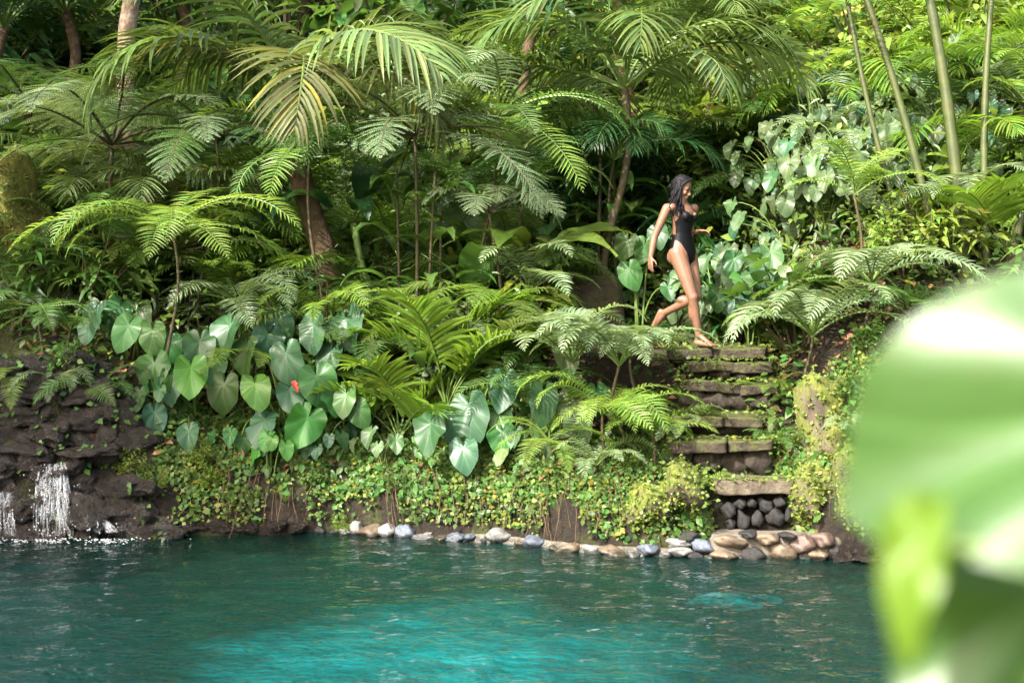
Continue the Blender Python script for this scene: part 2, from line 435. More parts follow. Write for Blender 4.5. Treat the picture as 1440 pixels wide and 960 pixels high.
def build_water():
    xs = np.arange(-10.5, 4.4, .06); ys = np.arange(3.2, 13.9, .045)
    X, Y = np.meshgrid(xs, ys)
    rng = np.random.default_rng(4)
    Z = np.zeros_like(X)
    for k in range(26):
        wl = rng.uniform(.2, .62); a = rng.uniform(-math.pi, math.pi); ph = rng.uniform(0, 6.28)
        kx, ky = math.cos(a) * 2 * math.pi / wl, math.sin(a) * 2 * math.pi / wl
        Z += wl * 0.0044 * np.sin(kx * X + ky * Y + ph + 1.2 * vnoise(X * .7, Y * .7, k))
    Z *= 0.75 + 0.5 * vnoise(X * .6, Y * .6, 77)
    nx, ny = len(xs), len(ys)
    idx = np.arange(nx * ny).reshape(ny, nx)
    F = np.stack([idx[:-1, :-1].ravel(), idx[:-1, 1:].ravel(), idx[1:, 1:].ravel(), idx[1:, :-1].ravel()], 1)
    V = np.stack([X.ravel(), Y.ravel(), Z.ravel()], 1)
    S = pool_dist(X, Y).ravel()
    F = F[(S[F] < 0.25).any(1)]
    u, inv = np.unique(F.ravel(), return_inverse=True)
    tag(obj('water', np_mesh('water', V[u], inv.reshape(F.shape), [water_mat()], True)), kind='structure')

build_land()
build_water()

# ------------------------------------------------------------------ stones
def rock_mesh(name, seed, mat, sub=2, rough=0.22, squash=(1, 1, 1), angular=0.0):
    rnd = random.Random(seed)
    bm = bmesh.new(); bmesh.ops.create_icosphere(bm, subdivisions=sub, radius=0.5)
    from mathutils import noise as mn
    off = Vector((rnd.uniform(-50, 50), rnd.uniform(-50, 50), rnd.uniform(-50, 50)))
    planes = []
    for k in range(int(angular)):
        d = Vector((rnd.gauss(0, 1), rnd.gauss(0, 1), rnd.gauss(0, 1))).normalized(); planes.append((d, rnd.uniform(.3, .42)))
    for v in bm.verts:
        p = v.co.copy()
        for d, h in planes:
            e = p.dot(d) - h
            if e > 0: p -= d * e * 0.9
        p *= 1 + rough * mn.noise(p * 2.2 + off) + rough * 0.45 * mn.noise(p * 6 + off) + (rough * .3 * (abs(mn.noise(p * 13 + off)) - .3) if sub > 3 else 0)
        v.co = Vector((p.x * squash[0], p.y * squash[1], p.z * squash[2]))
    me = bpy.data.meshes.new(name); bm.to_mesh(me); bm.free()
    me.materials.append(mat); me.polygons.foreach_set('use_smooth', [True] * len(me.polygons))
    return me

def slab_mesh(name, sx, sy, sz, seed, mat, amp=0.03, cuts=7):
    """weathered squared block: subdivided, worn at the corners and pitted"""
    from mathutils import noise as mn
    bm = bmesh.new(); bmesh.ops.create_cube(bm, size=1)
    bmesh.ops.subdivide_edges(bm, edges=bm.edges[:], cuts=cuts, use_grid_fill=True)
    off = Vector((seed * 3.7, seed * 1.3, seed * 2.1))
    for v in bm.verts:
        q = v.co * 2
        r = max(abs(q.x), abs(q.y), abs(q.z))
        e = (abs(q.x) ** 16 + abs(q.y) ** 16 + abs(q.z) ** 16) ** .0625
        q = q * (r / e)
        p = Vector((q.x * sx / 2, q.y * sy / 2, q.z * sz / 2))
        p += Vector((mn.noise(p * 4 + off), mn.noise(p * 4 + off * 2), mn.noise(p * 3.2 + off * 3))) * amp
        p += Vector((mn.noise(p * 13 + off), mn.noise(p * 13 - off), mn.noise(p * 12 + off))) * amp * .4
        v.co = p
    me = bpy.data.meshes.new(name); bm.to_mesh(me); bm.free()
    me.materials.append(mat); me.polygons.foreach_set('use_smooth', [True] * len(me.polygons))
    return me

# ------------------------------------------------------------------ leaves
def rot_frames(D, U):
    """orthonormal frames (n,3,3): columns side, leaf axis, normal"""
    D = D / np.linalg.norm(D, axis=1, keepdims=True)
    S = np.cross(D, U); S /= np.linalg.norm(S, axis=1, keepdims=True) + 1e-9
    Nn = np.cross(S, D)
    return np.stack([S, D, Nn], 2)

OV_V = np.array([(0, 0, 0), (-.22, .25, .05), (0, .3, 0), (.22, .25, .05), (-.25, .55, .03), (0, .6, -.03), (.25, .55, .03), (0, 1, -.14)], float)
OV_F = np.array([(0, 2, 1), (0, 3, 2), (1, 2, 5), (1, 5, 4), (2, 3, 6), (2, 6, 5), (4, 5, 7), (5, 6, 7)])
LA_V = OV_V * np.array([.45, 1, .8]); LA_V[7, 2] = -.25
SM_V = np.array([(0, 0, 0), (-.36, .45, .06), (0, .5, 0), (.36, .45, .06), (0, 1, -.1)], float)
SM_F = np.array([(0, 2, 1), (0, 3, 2), (1, 2, 4), (2, 3, 4)])
HT_V = np.array([(0, 0, 0), (-.3, -.22, -.02), (-.5, .05, .03), (-.42, .4, .03), (0, .35, -.02), (.42, .4, .03), (.5, .05, .03), (.3, -.22, -.02), (0, .95, -.15), (-.2, .72, 0), (.2, .72, 0)], float)
HT_F = np.array([(0, 2, 1), (0, 3, 2), (0, 4, 3), (0, 5, 4), (0, 6, 5), (0, 7, 6), (3, 4, 9), (4, 8, 9), (4, 10, 8), (4, 5, 10)])

def leaves_np(P, D, U, size, tmpl=(OV_V, OV_F)):
    tv, tf = tmpl
    Rm = rot_frames(D, U)
    V = np.einsum('nij,kj->nki', Rm, tv) * np.asarray(size)[:, None, None] + P[:, None, :]
    n, k = len(P), len(tv)
    F = (tf[None] + (np.arange(n) * k)[:, None, None]).reshape(-1, tf.shape[1])
    return V.reshape(-1, 3), F

def frond_mesh(name, L, th0, bend, npin, pin_len, pin_w, mats, seed=0, fwd=(15, 55), droop=0.5, style='strip',
               stalk=0.15, width_prof=None, rach_r=0.012, bend_pow=1.5, vee=0.25, sway=0.0, jitter=0.06):
    """one compound leaf: midrib arching in the YZ plane, growing along +Y, with two rows of leaflets"""
    rnd = random.Random(seed); mb = MB()
    n = 26; ds = L / n
    pts = [Vector((0, 0, 0))]; tans = []
    for i in range(n):
        s = (i + .5) / n; th = th0 - bend * s ** bend_pow
        yaw = sway * s
        t = Vector((math.sin(yaw) * math.cos(th), math.cos(yaw) * math.cos(th), math.sin(th)))
        tans.append(t); pts.append(pts[-1] + t * ds)
    tans.append(tans[-1])
    mb.tube(pts, [rach_r * (1 - .85 * i / n) for i in range(n + 1)], 4, 1)
    prof = width_prof or (lambda u: max(.05, math.sin(math.pi * min(1, (u * .92 + .10))) ** .75))
    for j in range(npin):
        u = (j + .5) / npin
        s = stalk + (1 - stalk) * u
        fi = s * n; i0 = min(n - 1, int(fi)); f = fi - i0
        p = pts[i0].lerp(pts[i0 + 1], f); t = tans[i0]
        X = Vector((1, 0, 0)); X = (X - t * X.dot(t)).normalized(); nn = X.cross(t)
        a = R(fwd[0] + (fwd[1] - fwd[0]) * u ** 1.4)
        for sg in (-1, 1):
            aj = a + rnd.gauss(0, jitter)
            d = (X * sg * math.cos(aj) + t * math.sin(aj) + nn * (vee + rnd.gauss(0, jitter))).normalized()
            ln = pin_len * prof(u) * rnd.uniform(.9, 1.06); w = pin_w * (0.55 + .45 * prof(u))
            ns = 5; q = p.copy(); dd = d.copy(); cl = [q.copy()]
            dr = droop * rnd.uniform(.7, 1.3)
            for k in range(ns):
                dd = (dd + Vector((0, 0, -1)) * dr / ns).normalized()
                q = q + dd * ln / ns; cl.append(q.copy())
            side0 = d.cross(nn).normalized()
            if style == 'strip':
                vs = []; fs = []
                for k in range(ns + 1):
                    b = k / ns
                    ww = w * (min(1, .45 + 2.2 * b) if b < .3 else max(0.02, 1 - ((b - .3) / .7) ** 1.7))
                    up = Vector((0, 0, 1)) * ww * .28
                    vs += [cl[k] - side0 * ww * .5 + up, cl[k], cl[k] + side0 * ww * .5 + up]
                for k in range(ns):
                    o = 3 * k
                    fs += [(o, o + 1, o + 4, o + 3), (o + 1, o + 2, o + 5, o + 4)]
                mb.add(vs, fs, 0)
            else:       # twice-divided: small leaflets along each leaflet
                npn = max(4, int(ln / (w * .62))); vs = []; fs = []
                for k in range(npn):
                    b = (k + .3) / npn; fi2 = b * ns; k0 = min(ns - 1, int(fi2)); c = cl[k0].lerp(cl[k0 + 1], fi2 - k0)
                    ax = (cl[k0 + 1] - cl[k0]).normalized()
                    pl = w * (1.0 - .75 * b ** 1.6); pw = w * .55
                    for s2 in (-1, 1):
                        e = (side0 * s2 + ax * .45).normalized()
                        o = len(vs)
                        vs += [c, c + e * pl * .5 + ax * pw * .55, c + e * pl + Vector((0, 0, -.15 * pl)), c + e * pl * .5 - ax * pw * .45]
                        fs.append((o, o + 1, o + 2, o + 3) if s2 > 0 else (o + 3, o + 2, o + 1, o))
                mb.add(vs, fs, 0)
    return mb.mesh(name, mats)

def heart_mesh(name, seed, mat, width=0.86, cup=0.10, wave=0.04, curl=0.25, pleat=.055):
    """heart-shaped blade: attached at the origin, tip towards +Y, upper face +Z, length about 1 (sinus to tip)"""
    rnd = random.Random(seed)
    ang = [0, 12, 30, 55, 80, 105, 130, 150, 165, 174, 180]
    rad = [.96, .86, .73, .60, .53, .50, .49, .46, .40, .28, .12]
    nphi, nr = 36, 6
    V = [(0, 0, 0)]; UV = [(0, 0)]
    p1, p2, p3 = rnd.uniform(0, 6), rnd.uniform(0, 6), rnd.uniform(.8, 1.2)
    half = width / .86
    for i in range(nr):
        for j in range(nphi + 1):
            ph = -180 + 360 * j / nphi
            r = np.interp(abs(ph), ang, rad)
            q = (i + 1) / nr; rr = r * q
            x = rr * math.sin(R(ph)) * half * .92; y = rr * math.cos(R(ph))
            z = cup * (abs(x) * .9) + wave * q * q * math.sin(3 * R(ph) * p3 + p1) + pleat * q * abs(math.sin(3 * R(abs(ph)) - .25 * q))
            z += wave * .5 * q ** 3 * math.sin(8 * R(ph) + p2)
            z -= curl * max(0, y) ** 2 + .12 * max(0, -y)
            V.append((x, y, z)); UV.append((ph / 180, q))
    w = nphi + 1
    faces = [(0, 2 + j, 1 + j) for j in range(nphi)]
    for i in range(nr - 1):
        for j in range(nphi):
            a = 1 + i * w + j
            faces.append((a, a + 1, a + w + 1, a + w))
    me = bpy.data.meshes.new(name)
    me.from_pydata(V, [], faces); me.materials.append(mat)
    me.polygons.foreach_set('use_smooth', [True] * len(me.polygons))
    l = me.uv_layers.new(name='UVMap')
    idx = np.empty(len(me.loops), np.int32); me.loops.foreach_get('vertex_index', idx)
    l.data.foreach_set('uv', np.array(UV, np.float32)[idx].ravel())
    me.update()
    return me

def blade_mesh(name, L, W, mats, seed=0, th0=1.2, bend=1.2, fold=.3, nseg=9, tip=1.6, petiole=0.0, wave=0.0, lobes=0, split=0):
    """a single long leaf growing along +Y, arching over"""
    rnd = random.Random(seed); mb = MB(); p = Vector((0, 0, 0)); vs = []; fs = []
    if petiole > 0:
        pts = [p.copy()]
        for k in range(5):
            th = th0 + .15 - .1 * k
            p = p + Vector((0, math.cos(th), math.sin(th))) * petiole / 5; pts.append(p.copy())
        mb.tube(pts, [.012 * max(1, W * 3), ] * 6, 5, 1)
    for k in range(nseg + 1):
        b = k / nseg; th = th0 - bend * b ** 1.3
        w = W * (min(1, .3 + 2.4 * b) if b < .3 else max(.01, 1 - ((b - .3) / .7) ** tip))
        nrm = Vector((0, -math.sin(th), math.cos(th)))
        wv = wave * W * math.sin(b * 17 + seed)
        vs += [p + Vector((-w / 2, 0, 0)) + nrm * (w * fold + wv), p.copy(), p + Vector((w / 2, 0, 0)) + nrm * (w * fold - wv)]
        p = p + Vector((0, math.cos(th), math.sin(th))) * L / nseg
    for k in range(nseg):
        o = 3 * k; fs += [(o, o + 1, o + 4, o + 3), (o + 1, o + 2, o + 5, o + 4)]
    mb.add(vs, fs, 0)
    return mb.mesh(name, mats, True)

lf = lambda k: [M[k], M['stalk']]
FR = {}
FR['tree'] = [frond_mesh('frond', 1.0, R(35 + 6 * k), R(70 + 14 * k), 26, .25, .021, [M['fern'], M['stalk_brown']], 10 + k, (8, 48), .5, 'bip', .16, rach_r=.010, sway=.25 * (k - 1.5)) for k in range(4)]
FR['comb'] = [frond_mesh('frond', 1.0, R(30 + 8 * k), R(75 + 12 * k), 31, .20, .0165, lf('fern'), 30 + k, (5, 45), .45, 'strip', .14, rach_r=.009, sway=.2 * (k - 1.5)) for k in range(4)]
FR['sword'] = [frond_mesh('frond', 1.0, R(50 + 8 * k), R(90 + 16 * k), 25, .19, .025, lf('fern'), 50 + k, (12, 45), .4, 'strip', .14, rach_r=.010, sway=.3 * (k - 1.5)) for k in range(4)]
FR['palm'] = [frond_mesh('frond', 1.0, R(45 + 8 * k), R(80 + 18 * k), 28, .36, .019, lf('palm'), 70 + k, (25, 62), .75, 'strip', .18, rach_r=.011, vee=.3, sway=.2 * (k - 1.5),
              width_prof=lambda u: max(.15, math.sin(math.pi * min(1, (u * .8 + .2))) ** .6)) for k in range(4)]
FR['droop'] = [frond_mesh('frond', 1.0, R(42 + 7 * k), R(95 + 14 * k), 27, .36, .024, lf('palm'), 90 + k, (25, 60), .95, 'strip', .16, rach_r=.012, vee=.2, sway=.2 * (k - 1.5),
              width_prof=lambda u: max(.2, math.sin(math.pi * min(1, (u * .8 + .2))) ** .5)) for k in range(4)]
FR['areca'] = [frond_mesh('frond', 1.0, R(62 + 7 * k), R(62 + 14 * k), 19, .42, .042, lf('palm_lit'), 110 + k, (30, 65), .5, 'strip', .3, rach_r=.009, vee=.35, sway=.15 * (k - 1.5),
              width_prof=lambda u: max(.25, math.sin(math.pi * min(1, (u * .75 + .25))) ** .6)) for k in range(4)]
FR['strap'] = [blade_mesh('leaf', 1.0, .15, lf('strap'), 130 + k, R(78 - 5 * k), R(60 + 35 * k), .18, 9) for k in range(4)]
FR['banana'] = [blade_mesh('leaf', 1.0, .36, lf('shrub'), 140 + k, R(70 - 6 * k), R(75 + 22 * k), .14, 12, 2.4, .35, wave=.05) for k in range(3)]
FR['lance'] = [blade_mesh('leaf', 1.0, .24, lf('shrub_dark'), 150 + k, R(60 - 8 * k), R(80 + 20 * k), .16, 8, 1.8, .25, wave=.03) for k in range(3)]
HEART = [heart_mesh('leaf', 200 + k, M['heart'], .76 + .07 * (k % 4), .06 + .10 * (k % 3), .04 + .012 * k, .15 + .09 * (k % 4), .04 + .012 * (k % 3)) for k in range(8)]

RND = random.Random(11)
# landmarks a label can refer to: photo column, distance, phrase
LAND = [(248, 14.2, 'the bright tree fern'), (160, 15.1, 'the spreading tree fern'), (412, 15.0, 'the thick palm trunk'), (585, 14.5, 'the wide feathery tree fern'), (700, 14.9, 'the slim tree fern'), (880, 15.6, 'the palm over the stone block'),
        (628, 14.0, 'the yellow-green young palm'), (1358, 13.9, 'the thick yellow-green cane'), (1326, 14.6, 'the leaning grey-green cane'), (1388, 15.4, 'the slender straight cane'), (1110, 18.2, 'the upright thin canes'), (1075, 17.4, 'the leaning thin canes'),
        (15, 15.2, 'the golden mossy boulder'), (178, 16.9, 'the slender brown tree'), (90, 19, 'the palm beside the slender brown tree'), (255, 19.5, 'the sunlit palm behind the slender brown tree'), (770, 17.5, 'the stiff-leaved palm'), (880, 18.5, 'the tall palm on the slope'),
        (822, 15.9, 'the stone block'), (1005, 15.2, 'the dark strap-leaved plants behind the woman'), (500, 15.2, 'the banana-like plant'), (1180, 17.2, 'the wide pale banana-like blade'), (1060, 14.7, 'the landing of the stair'), (30, 18.5, 'the dark palm above the mossy boulder'),
        (1240, 17.4, 'the sunlit fine-leaved shrubs'), (520, 19, 'the greyish fine-leaved shrub'), (420, 19.5, 'the glossy shrubs on the upper slope'), (690, 19.4, 'the narrow-leaved shrub high between the palms'), (1225, 13.9, 'the large drooping ferns'), (60, 14.2, 'the wet rocks of the cascade')]
def near_phrase(loc):
    d = [(math.hypot(loc[0] - (x - 720) / F_PX * Y, (loc[1] - Y) * .8), p) for x, Y, p in LAND]
    return 'near ' + min(d)[1]
TONE = {'fern': 'mid green', 'fern_lit': 'light green', 'fern_pale': 'pale greyish', 'fern_shaded': 'dark green', 'palm': 'mid green', 'palm_lit': 'yellow-green', 'palm_grey': 'greyish green', 'palm_shaded': 'dark green',
        'shrub': 'mid green', 'shrub_lit': 'light green', 'shrub_dark': 'dark green', 'vine': 'greyish green', 'strap': 'dark green'}
FORM = {'comb': 'comb-like', 'tree': 'feathery', 'sword': 'coarse', 'broad': 'broad-leaved', 'lance': 'narrow-leaved', 'fine': 'fine-leaved', 'heart': 'heart-leaved'}
def auto_label(kind_word, form, tone, loc):
    """label and, for those that end up alike, the shared group"""
    l = ' '.join(w for w in (TONE.get(tone, ''), FORM.get(form, ''), kind_word, near_phrase(loc)) if w)
    return l, kind_word + 's ' + near_phrase(loc)

def rosette(name, label, cat, loc, kind, n, size, tilt=(0, 0), mat=None, group=None, az=(0, 360), trunk=None, seed=0, part='frond', jit=.14, roll=.2, azlist=None, lean=(0, 0)):
    """a plant whose leaves spring from one point; with a trunk they spring from its top"""
    rnd = random.Random(seed + int(loc[0] * 131) + int(loc[1] * 577))
    t = thing(name, label, cat, loc, group)
    top = Vector((0, 0, 0))
    if trunk:
        h, r0, r1, tm = trunk
        mb = MB(); pts = []; rad = []; bow = rnd.uniform(-.09, .09) * h; bow2 = rnd.uniform(-.06, .06) * h
        for k in range(13):
            b = k / 12
            pts.append(Vector((bow * math.sin(math.pi * b) + bow2 * math.sin(2 * math.pi * b) + lean[0] * b ** 1.4 + .02 * math.sin(5 * b + seed), lean[1] * b ** 1.4 + .02 * math.cos(4 * b + seed), -.08 + (h + .08) * b)))
            rad.append((r0 + (r1 - r0) * b) * (1 + .07 * math.sin(k * 2.4 + seed)))
        mb.tube(pts, rad, 9, 0)
        obj('trunk', mb.mesh('trunk', [M[tm]], True), t)
        top = pts[-1]
    for k in range(n):
        a = azlist[k] if azlist else az[0] + (az[1] - az[0]) * (k + rnd.uniform(.15, .85)) / n
        me = FR[kind][rnd.randrange(len(FR[kind]))]
        mk = rnd.choice(mat) if isinstance(mat, (list, tuple)) else mat
        o = obj(part, me, t, top, mat=M[mk] if mk else None)
        sc = size * rnd.uniform(1 - jit * 1.6, 1 + jit)
        o.scale = (sc, sc, sc)
        o.rotation_euler = (R(rnd.uniform(*tilt)), rnd.gauss(0, roll), -R(a))       # azimuth from +Y towards +X
    return t

def stalk_mesh(a, b, r=.008, rise=.35, sag=None):
    mid = Vector(a).lerp(Vector(b), .5); mid.z = max(a[2], b[2]) + rise * 0.3; mid = mid.lerp(Vector((a[0], a[1], max(a[2], b[2]) + rise * .6)), .45)
    pts = []
    for k in range(9):
        u = k / 8
        pts.append(Vector(a) * (1 - u) ** 2 + mid * 2 * u * (1 - u) + Vector(b) * u * u)
    mb = MB(); mb.tube(pts, [r * (1.5 - .7 * k / 8) for k in range(9)], 5, 0)
    return mb.mesh('stalk', [M['stalk']], True)

def leaf_orient(o, pos, tip, nrm, size):
    Y = Vector(tip).normalized(); Z = Vector(nrm); Z = (Z - Y * Z.dot(Y)).normalized(); X = Y.cross(Z)
    m = Matrix((X, Y, Z)).transposed()
    o.location = pos; o.rotation_euler = m.to_euler(); o.scale = (size,) * 3

def heart_plant(label, base, leaves, Y, group=None, name='elephant_ear_plant', seed=0):
    """leaves: (photo x, y of the blade's centre, width in photo px, sideways swing of the tip in degrees, material, extra nearness in m)"""
    rnd = random.Random(seed)
    t = thing(name, label, 'plant', base, group)
    for (x, y, w, sw, mt, dy) in leaves:
        c = px(x, y, Y - dy)
        size = w / F_PX * (Y - dy) / .98 * rnd.uniform(.92, 1.12)
        tip = Vector((math.sin(R(sw) + rnd.gauss(0, .22)), -.4 + rnd.uniform(-.4, .3), -.95))
        nrm = Vector((rnd.uniform(-.65, .65), -1, .6 + rnd.uniform(-.45, .5)))
        pos = c - tip.normalized() * size * .22 - base
        o = obj('leaf', HEART[rnd.randrange(8)], t, mat=M[mt])
        leaf_orient(o, pos, tip, nrm, size)
        foot = Vector((rnd.uniform(-.08, .08), rnd.uniform(-.05, .08), -.03))
        obj('stalk', stalk_mesh(foot, pos + Vector((0, .005, 0)), .007 + size * .008, .12 + .2 * rnd.random()), t)
    return t

def auto_hearts(label, base, n, spread, height, size, mat, group=None, name='elephant_ear_plant', seed=0, toward=(-.2, -1), mixm=None, cat='plant'):
    rnd = random.Random(seed)
    t = thing(name, label, cat, base, group)
    for k in range(n):
        a = 2 * math.pi * (k + rnd.random()) / n; rr = spread * math.sqrt(rnd.uniform(.05, 1))
        hgt = height * rnd.uniform(.35, 1)
        pos = Vector((math.cos(a) * rr, math.sin(a) * rr * .7, hgt))
        out = Vector((math.cos(a), math.sin(a), 0)) * .6 + Vector((toward[0], toward[1], 0)) * .5
        tip = Vector((out.x * .55, out.y * .55, -.65 - .4 * rnd.random()))
        nrm = Vector((out.x * .7, out.y * .7, .8 + .3 * rnd.random()))
        s = size * rnd.uniform(.65, 1.15)
        o = obj('leaf', HEART[rnd.randrange(8)], t, mat=M[mixm[rnd.randrange(len(mixm))] if mixm else mat])
        leaf_orient(o, pos, tip, nrm, s)
        obj('stalk', stalk_mesh(Vector((rnd.uniform(-.05, .05), rnd.uniform(-.05, .05), -.04)), pos, .004 + s * .012, .1), t)
    return t

def shrub_meshes(seed, nclump, r, h, leaf, per, mat, tmpl=(OV_V, OV_F), stem_r=.018, low=.25, spread=.14):
    """stems and foliage of a leafy bush about h tall"""
    rng = np.random.default_rng(seed); mb = MB(); P = []; D = []
    for k in range(nclump):
        a = rng.uniform(0, 2 * math.pi); rr = r * math.sqrt(rng.uniform(.02, 1)); z = h * rng.uniform(low, 1) * (1 - .25 * (rr / r) ** 2)
        c = np.array([math.cos(a) * rr, math.sin(a) * rr, z])
        b = Vector((c[0] * .15, c[1] * .15, -.05)); e = Vector(c); m = b.lerp(e, .5) + Vector((0, 0, .12 * h))
        pts = [b * (1 - u) ** 2 + m * 2 * u * (1 - u) + e * u * u for u in np.linspace(0, 1, 6)]
        mb.tube(pts, [stem_r * (1 - .75 * u) for u in np.linspace(0, 1, 6)], 4, 0, False)
        n = int(per * rng.uniform(.7, 1.3))
        u = rng.uniform(.45, 1.05, n)[:, None]
        base = np.array(b)[None] * (1 - u) ** 2 + np.array(m)[None] * 2 * u * (1 - u) + np.array(e)[None] * u * u
        off = rng.normal(0, 1, (n, 3)); off /= np.linalg.norm(off, axis=1, keepdims=True)
        P.append(base + off * spread * r * rng.uniform(.2, 1.0, n)[:, None])
        d = off + np.array([c[0], c[1], 0])[None] / (r + 1e-6) * .6; d[:, 2] = d[:, 2] * .5 - .15
        D.append(d)
    P = np.concatenate(P); D = np.concatenate(D); n = len(P)
    U = np.array([0, -.25, 1.0])[None] + rng.normal(0, .35, (n, 3))
    V, F = leaves_np(P, D, U, leaf * rng.uniform(.6, 1.25, n), tmpl)
    return mb.mesh('stems', [M['stalk_brown']]), np_mesh('foliage', V, F, [mat])

SH = {}
SH['broad'] = [shrub_meshes(300 + k, 26, .7, 1.2, .17, 18, M['shrub']) for k in range(2)]
SH['fine'] = [shrub_meshes(310 + k, 34, .7, 1.2, .085, 38, M['shrub_lit'], spread=.22) for k in range(2)]
SH['lance'] = [shrub_meshes(320 + k, 28, .7, 1.2, .24, 15, M['shrub'], (LA_V, OV_F)) for k in range(2)]
SH['heart'] = [shrub_meshes(330 + k, 24, .7, 1.0, .16, 10, M['vine'], (HT_V, HT_F)) for k in range(2)]

def shrub(label, loc, kind, size, mat=None, group=None, name='leafy_shrub', rz=0, hs=1.0, cat='shrub'):
    t = thing(name, label, cat, loc, group)
    st, fo = SH[kind][RND.randrange(len(SH[kind]))]
    for nm, me, mm in (('stems', st, None), ('foliage', fo, mat)):
        o = obj(nm, me, t, mat=M[mm] if mm else None)
        if nm == 'foliage': o['kind'] = 'stuff'
        o.scale = (size, size, size * hs); o.rotation_euler = (0, 0, rz)
    return t

def mass(name, label, cat, P, size, mat, tmpl=(OV_V, OV_F), seed=0, up=(0, -.5, 1), hang=-.2, spread=.9, kind='stuff', fwd=-.5):
    """uncountable small leaves, one object"""
    rng = np.random.default_rng(seed); n = len(P)
    D = rng.normal(0, spread, (n, 3)); D[:, 2] = D[:, 2] * .5 + hang; D[:, 1] += fwd
    U = np.array(up)[None] + rng.normal(0, .4, (n, 3))
    V, F = leaves_np(P, D, U, size * rng.uniform(.5, 1.4, n), tmpl)
    return tag(obj(name, np_mesh(name, V, F, [mat])), label, cat, kind=kind)

# ------------------------------------------------------------------ stair of weathered stone
ROCKS = [rock_mesh('rock', 400 + k, M['moss_rock'], 3, .5, (1, .9, .75 + .08 * (k % 3)), 5) for k in range(5)]
PEB = [rock_mesh('stone', 420 + k, M['stone_grey'], 3, .34, (1, .85, .8), 9) for k in range(5)]

M['riser'] = solid_mat('riser_stone', [(.3, (.015, .012, .008)), (.55, (.04, .032, .022)), (.8, (.09, .072, .05))], 9, .9, 1.0, moss=(.05, .055, .015), moss_amt=.25)
stair = thing('stone_stair', 'weathered mossy stone stair climbing from the pool to the jungle path', 'stairs', (2.0, 12.3, 0))
S0 = Vector((2.0, 12.3, 0))
#        centre x,  front y, top z, width, depth, thick, material
STEPS = [(2.136, 12.42, .640, .68, .42, .125, 'slab'), (1.900, 12.72, .970, .90, .46, .24, 'step_rock'), (1.880, 13.02, 1.170, .86, .46, .16, 'step_rock'),
         (2.060, 13.33, 1.450, .88, .46, .22, 'step_rock'), (2.110, 13.62, 1.640, .84, .36, .16, 'step_rock'), (2.02, 13.78, 1.765, .96, .60, .10, 'step_rock')]
rk = random.Random(19)
for i, (x, y, z, w, d, th, mt) in enumerate(STEPS):
    if i == 0:
        o = obj('step', slab_mesh('step', w, d, th, 3, M[mt], .022, 11), stair, Vector((x, y + d / 2, z - th / 2)) - S0); continue
    c0 = rk.uniform(.36, .64)
    for k, (u0, u1) in enumerate(((0, c0), (c0, 1))):      # each tread is laid of two rough flags over a darker, set-back riser
        w0, w1 = u0 * w, u1 * w; h2 = .085 + rk.uniform(0, .03); dz = rk.uniform(-.025, .005); dy = rk.uniform(-.06, .05)
        o = obj('flagstone', slab_mesh('flagstone', (w1 - w0) * 1.04, d * rk.uniform(1.0, 1.15), h2, 40 + i * 5 + k, M[mt], .030, 9), stair, Vector((x - w / 2 + (w0 + w1) / 2, y + d / 2 + dy, z + dz - h2 / 2)) - S0)
        o.rotation_euler = (rk.uniform(-.04, .07), rk.uniform(-.06, .06), rk.uniform(-.22, .22))
rs = random.Random(5)
RIS = [(1025, 717, 20, 24), (1041, 708, 17, 15), (1058, 708, 16, 15), (1076, 710, 21, 21), (1097, 705, 16, 16), (1044, 731, 21, 28), (1066, 731, 19, 27), (1090, 728, 29, 29), (1027, 737, 15, 17), (1108, 722, 12, 24)]
for (x, y, w, h) in RIS:
    p = px(x, y, 12.50)
    o = obj('stone', PEB[rs.randrange(5)], stair, p - S0, mat=M['stone_dark'])
    o.scale = (w * .0064 * 1.04, .16, h * .0064 * 1.25); o.rotation_euler = (0, rs.uniform(-.3, .3), rs.uniform(-.3, .3))
# dark stones packed in the risers between the upper steps
for i, (x, y, z, w, d, th, mt) in enumerate(STEPS[1:]):
    low = STEPS[i][2]; drop = z - .09 - low
    for k in range(4):
        q = Vector((x - w / 2 + w * (k + .5) / 4, y + .15 + rs.uniform(-.02, .04), low + drop / 2))
        o = obj('stone', ROCKS[rs.randrange(5)], stair, q - S0, mat=M['riser'])
        o.scale = (w / 4 * 1.3, .26, max(.16, drop * 1.7)); o.rotation_euler = (rs.uniform(-.2, .2), rs.uniform(-.2, .2), rs.uniform(-.4, .4))

# ledge of mortared cobbles where the stair meets the water
ledge = thing('cobble_ledge', 'ledge of brown and rose cobbles set in mortar at the foot of the stair', 'ledge', (2.1, 12.2, 0))
L0 = Vector((2.1, 12.2, 0))
obj('mortar', slab_mesh('mortar', 1.12, .34, .36, 21, M['mortar'], .03), ledge, Vector((2.27, 12.33, .01)) - L0)
LED = [(1030, 763, 56, 20, 'stone_tan'), (1078, 757, 36, 18, 'stone_tan'), (1060, 779, 32, 24, 'stone_dark'), (1100, 776, 46, 28, 'stone_tan'), (1130, 763, 32, 28, 'stone_rose'),
       (1157, 758, 32, 22, 'stone_rose'), (1148, 781, 32, 20, 'stone_tan'), (1105, 753, 26, 12, 'stone_dark'), (1016, 781, 40, 18, 'stone_tan'), (1176, 776, 22, 22, 'stone_dark'), (1052, 750, 24, 10, 'stone_dark')]
for (x, y, w, h, mt) in LED:
    p = px(x, y, 12.16)
    o = obj('cobble', PEB[rs.randrange(5)], ledge, p - L0, mat=M[mt])
    o.scale = (w * .0062 * 1.05, .24, h * .0062 * 1.3); o.rotation_euler = (rs.uniform(-.2, .2), rs.uniform(-.15, .15), rs.uniform(-.3, .3))

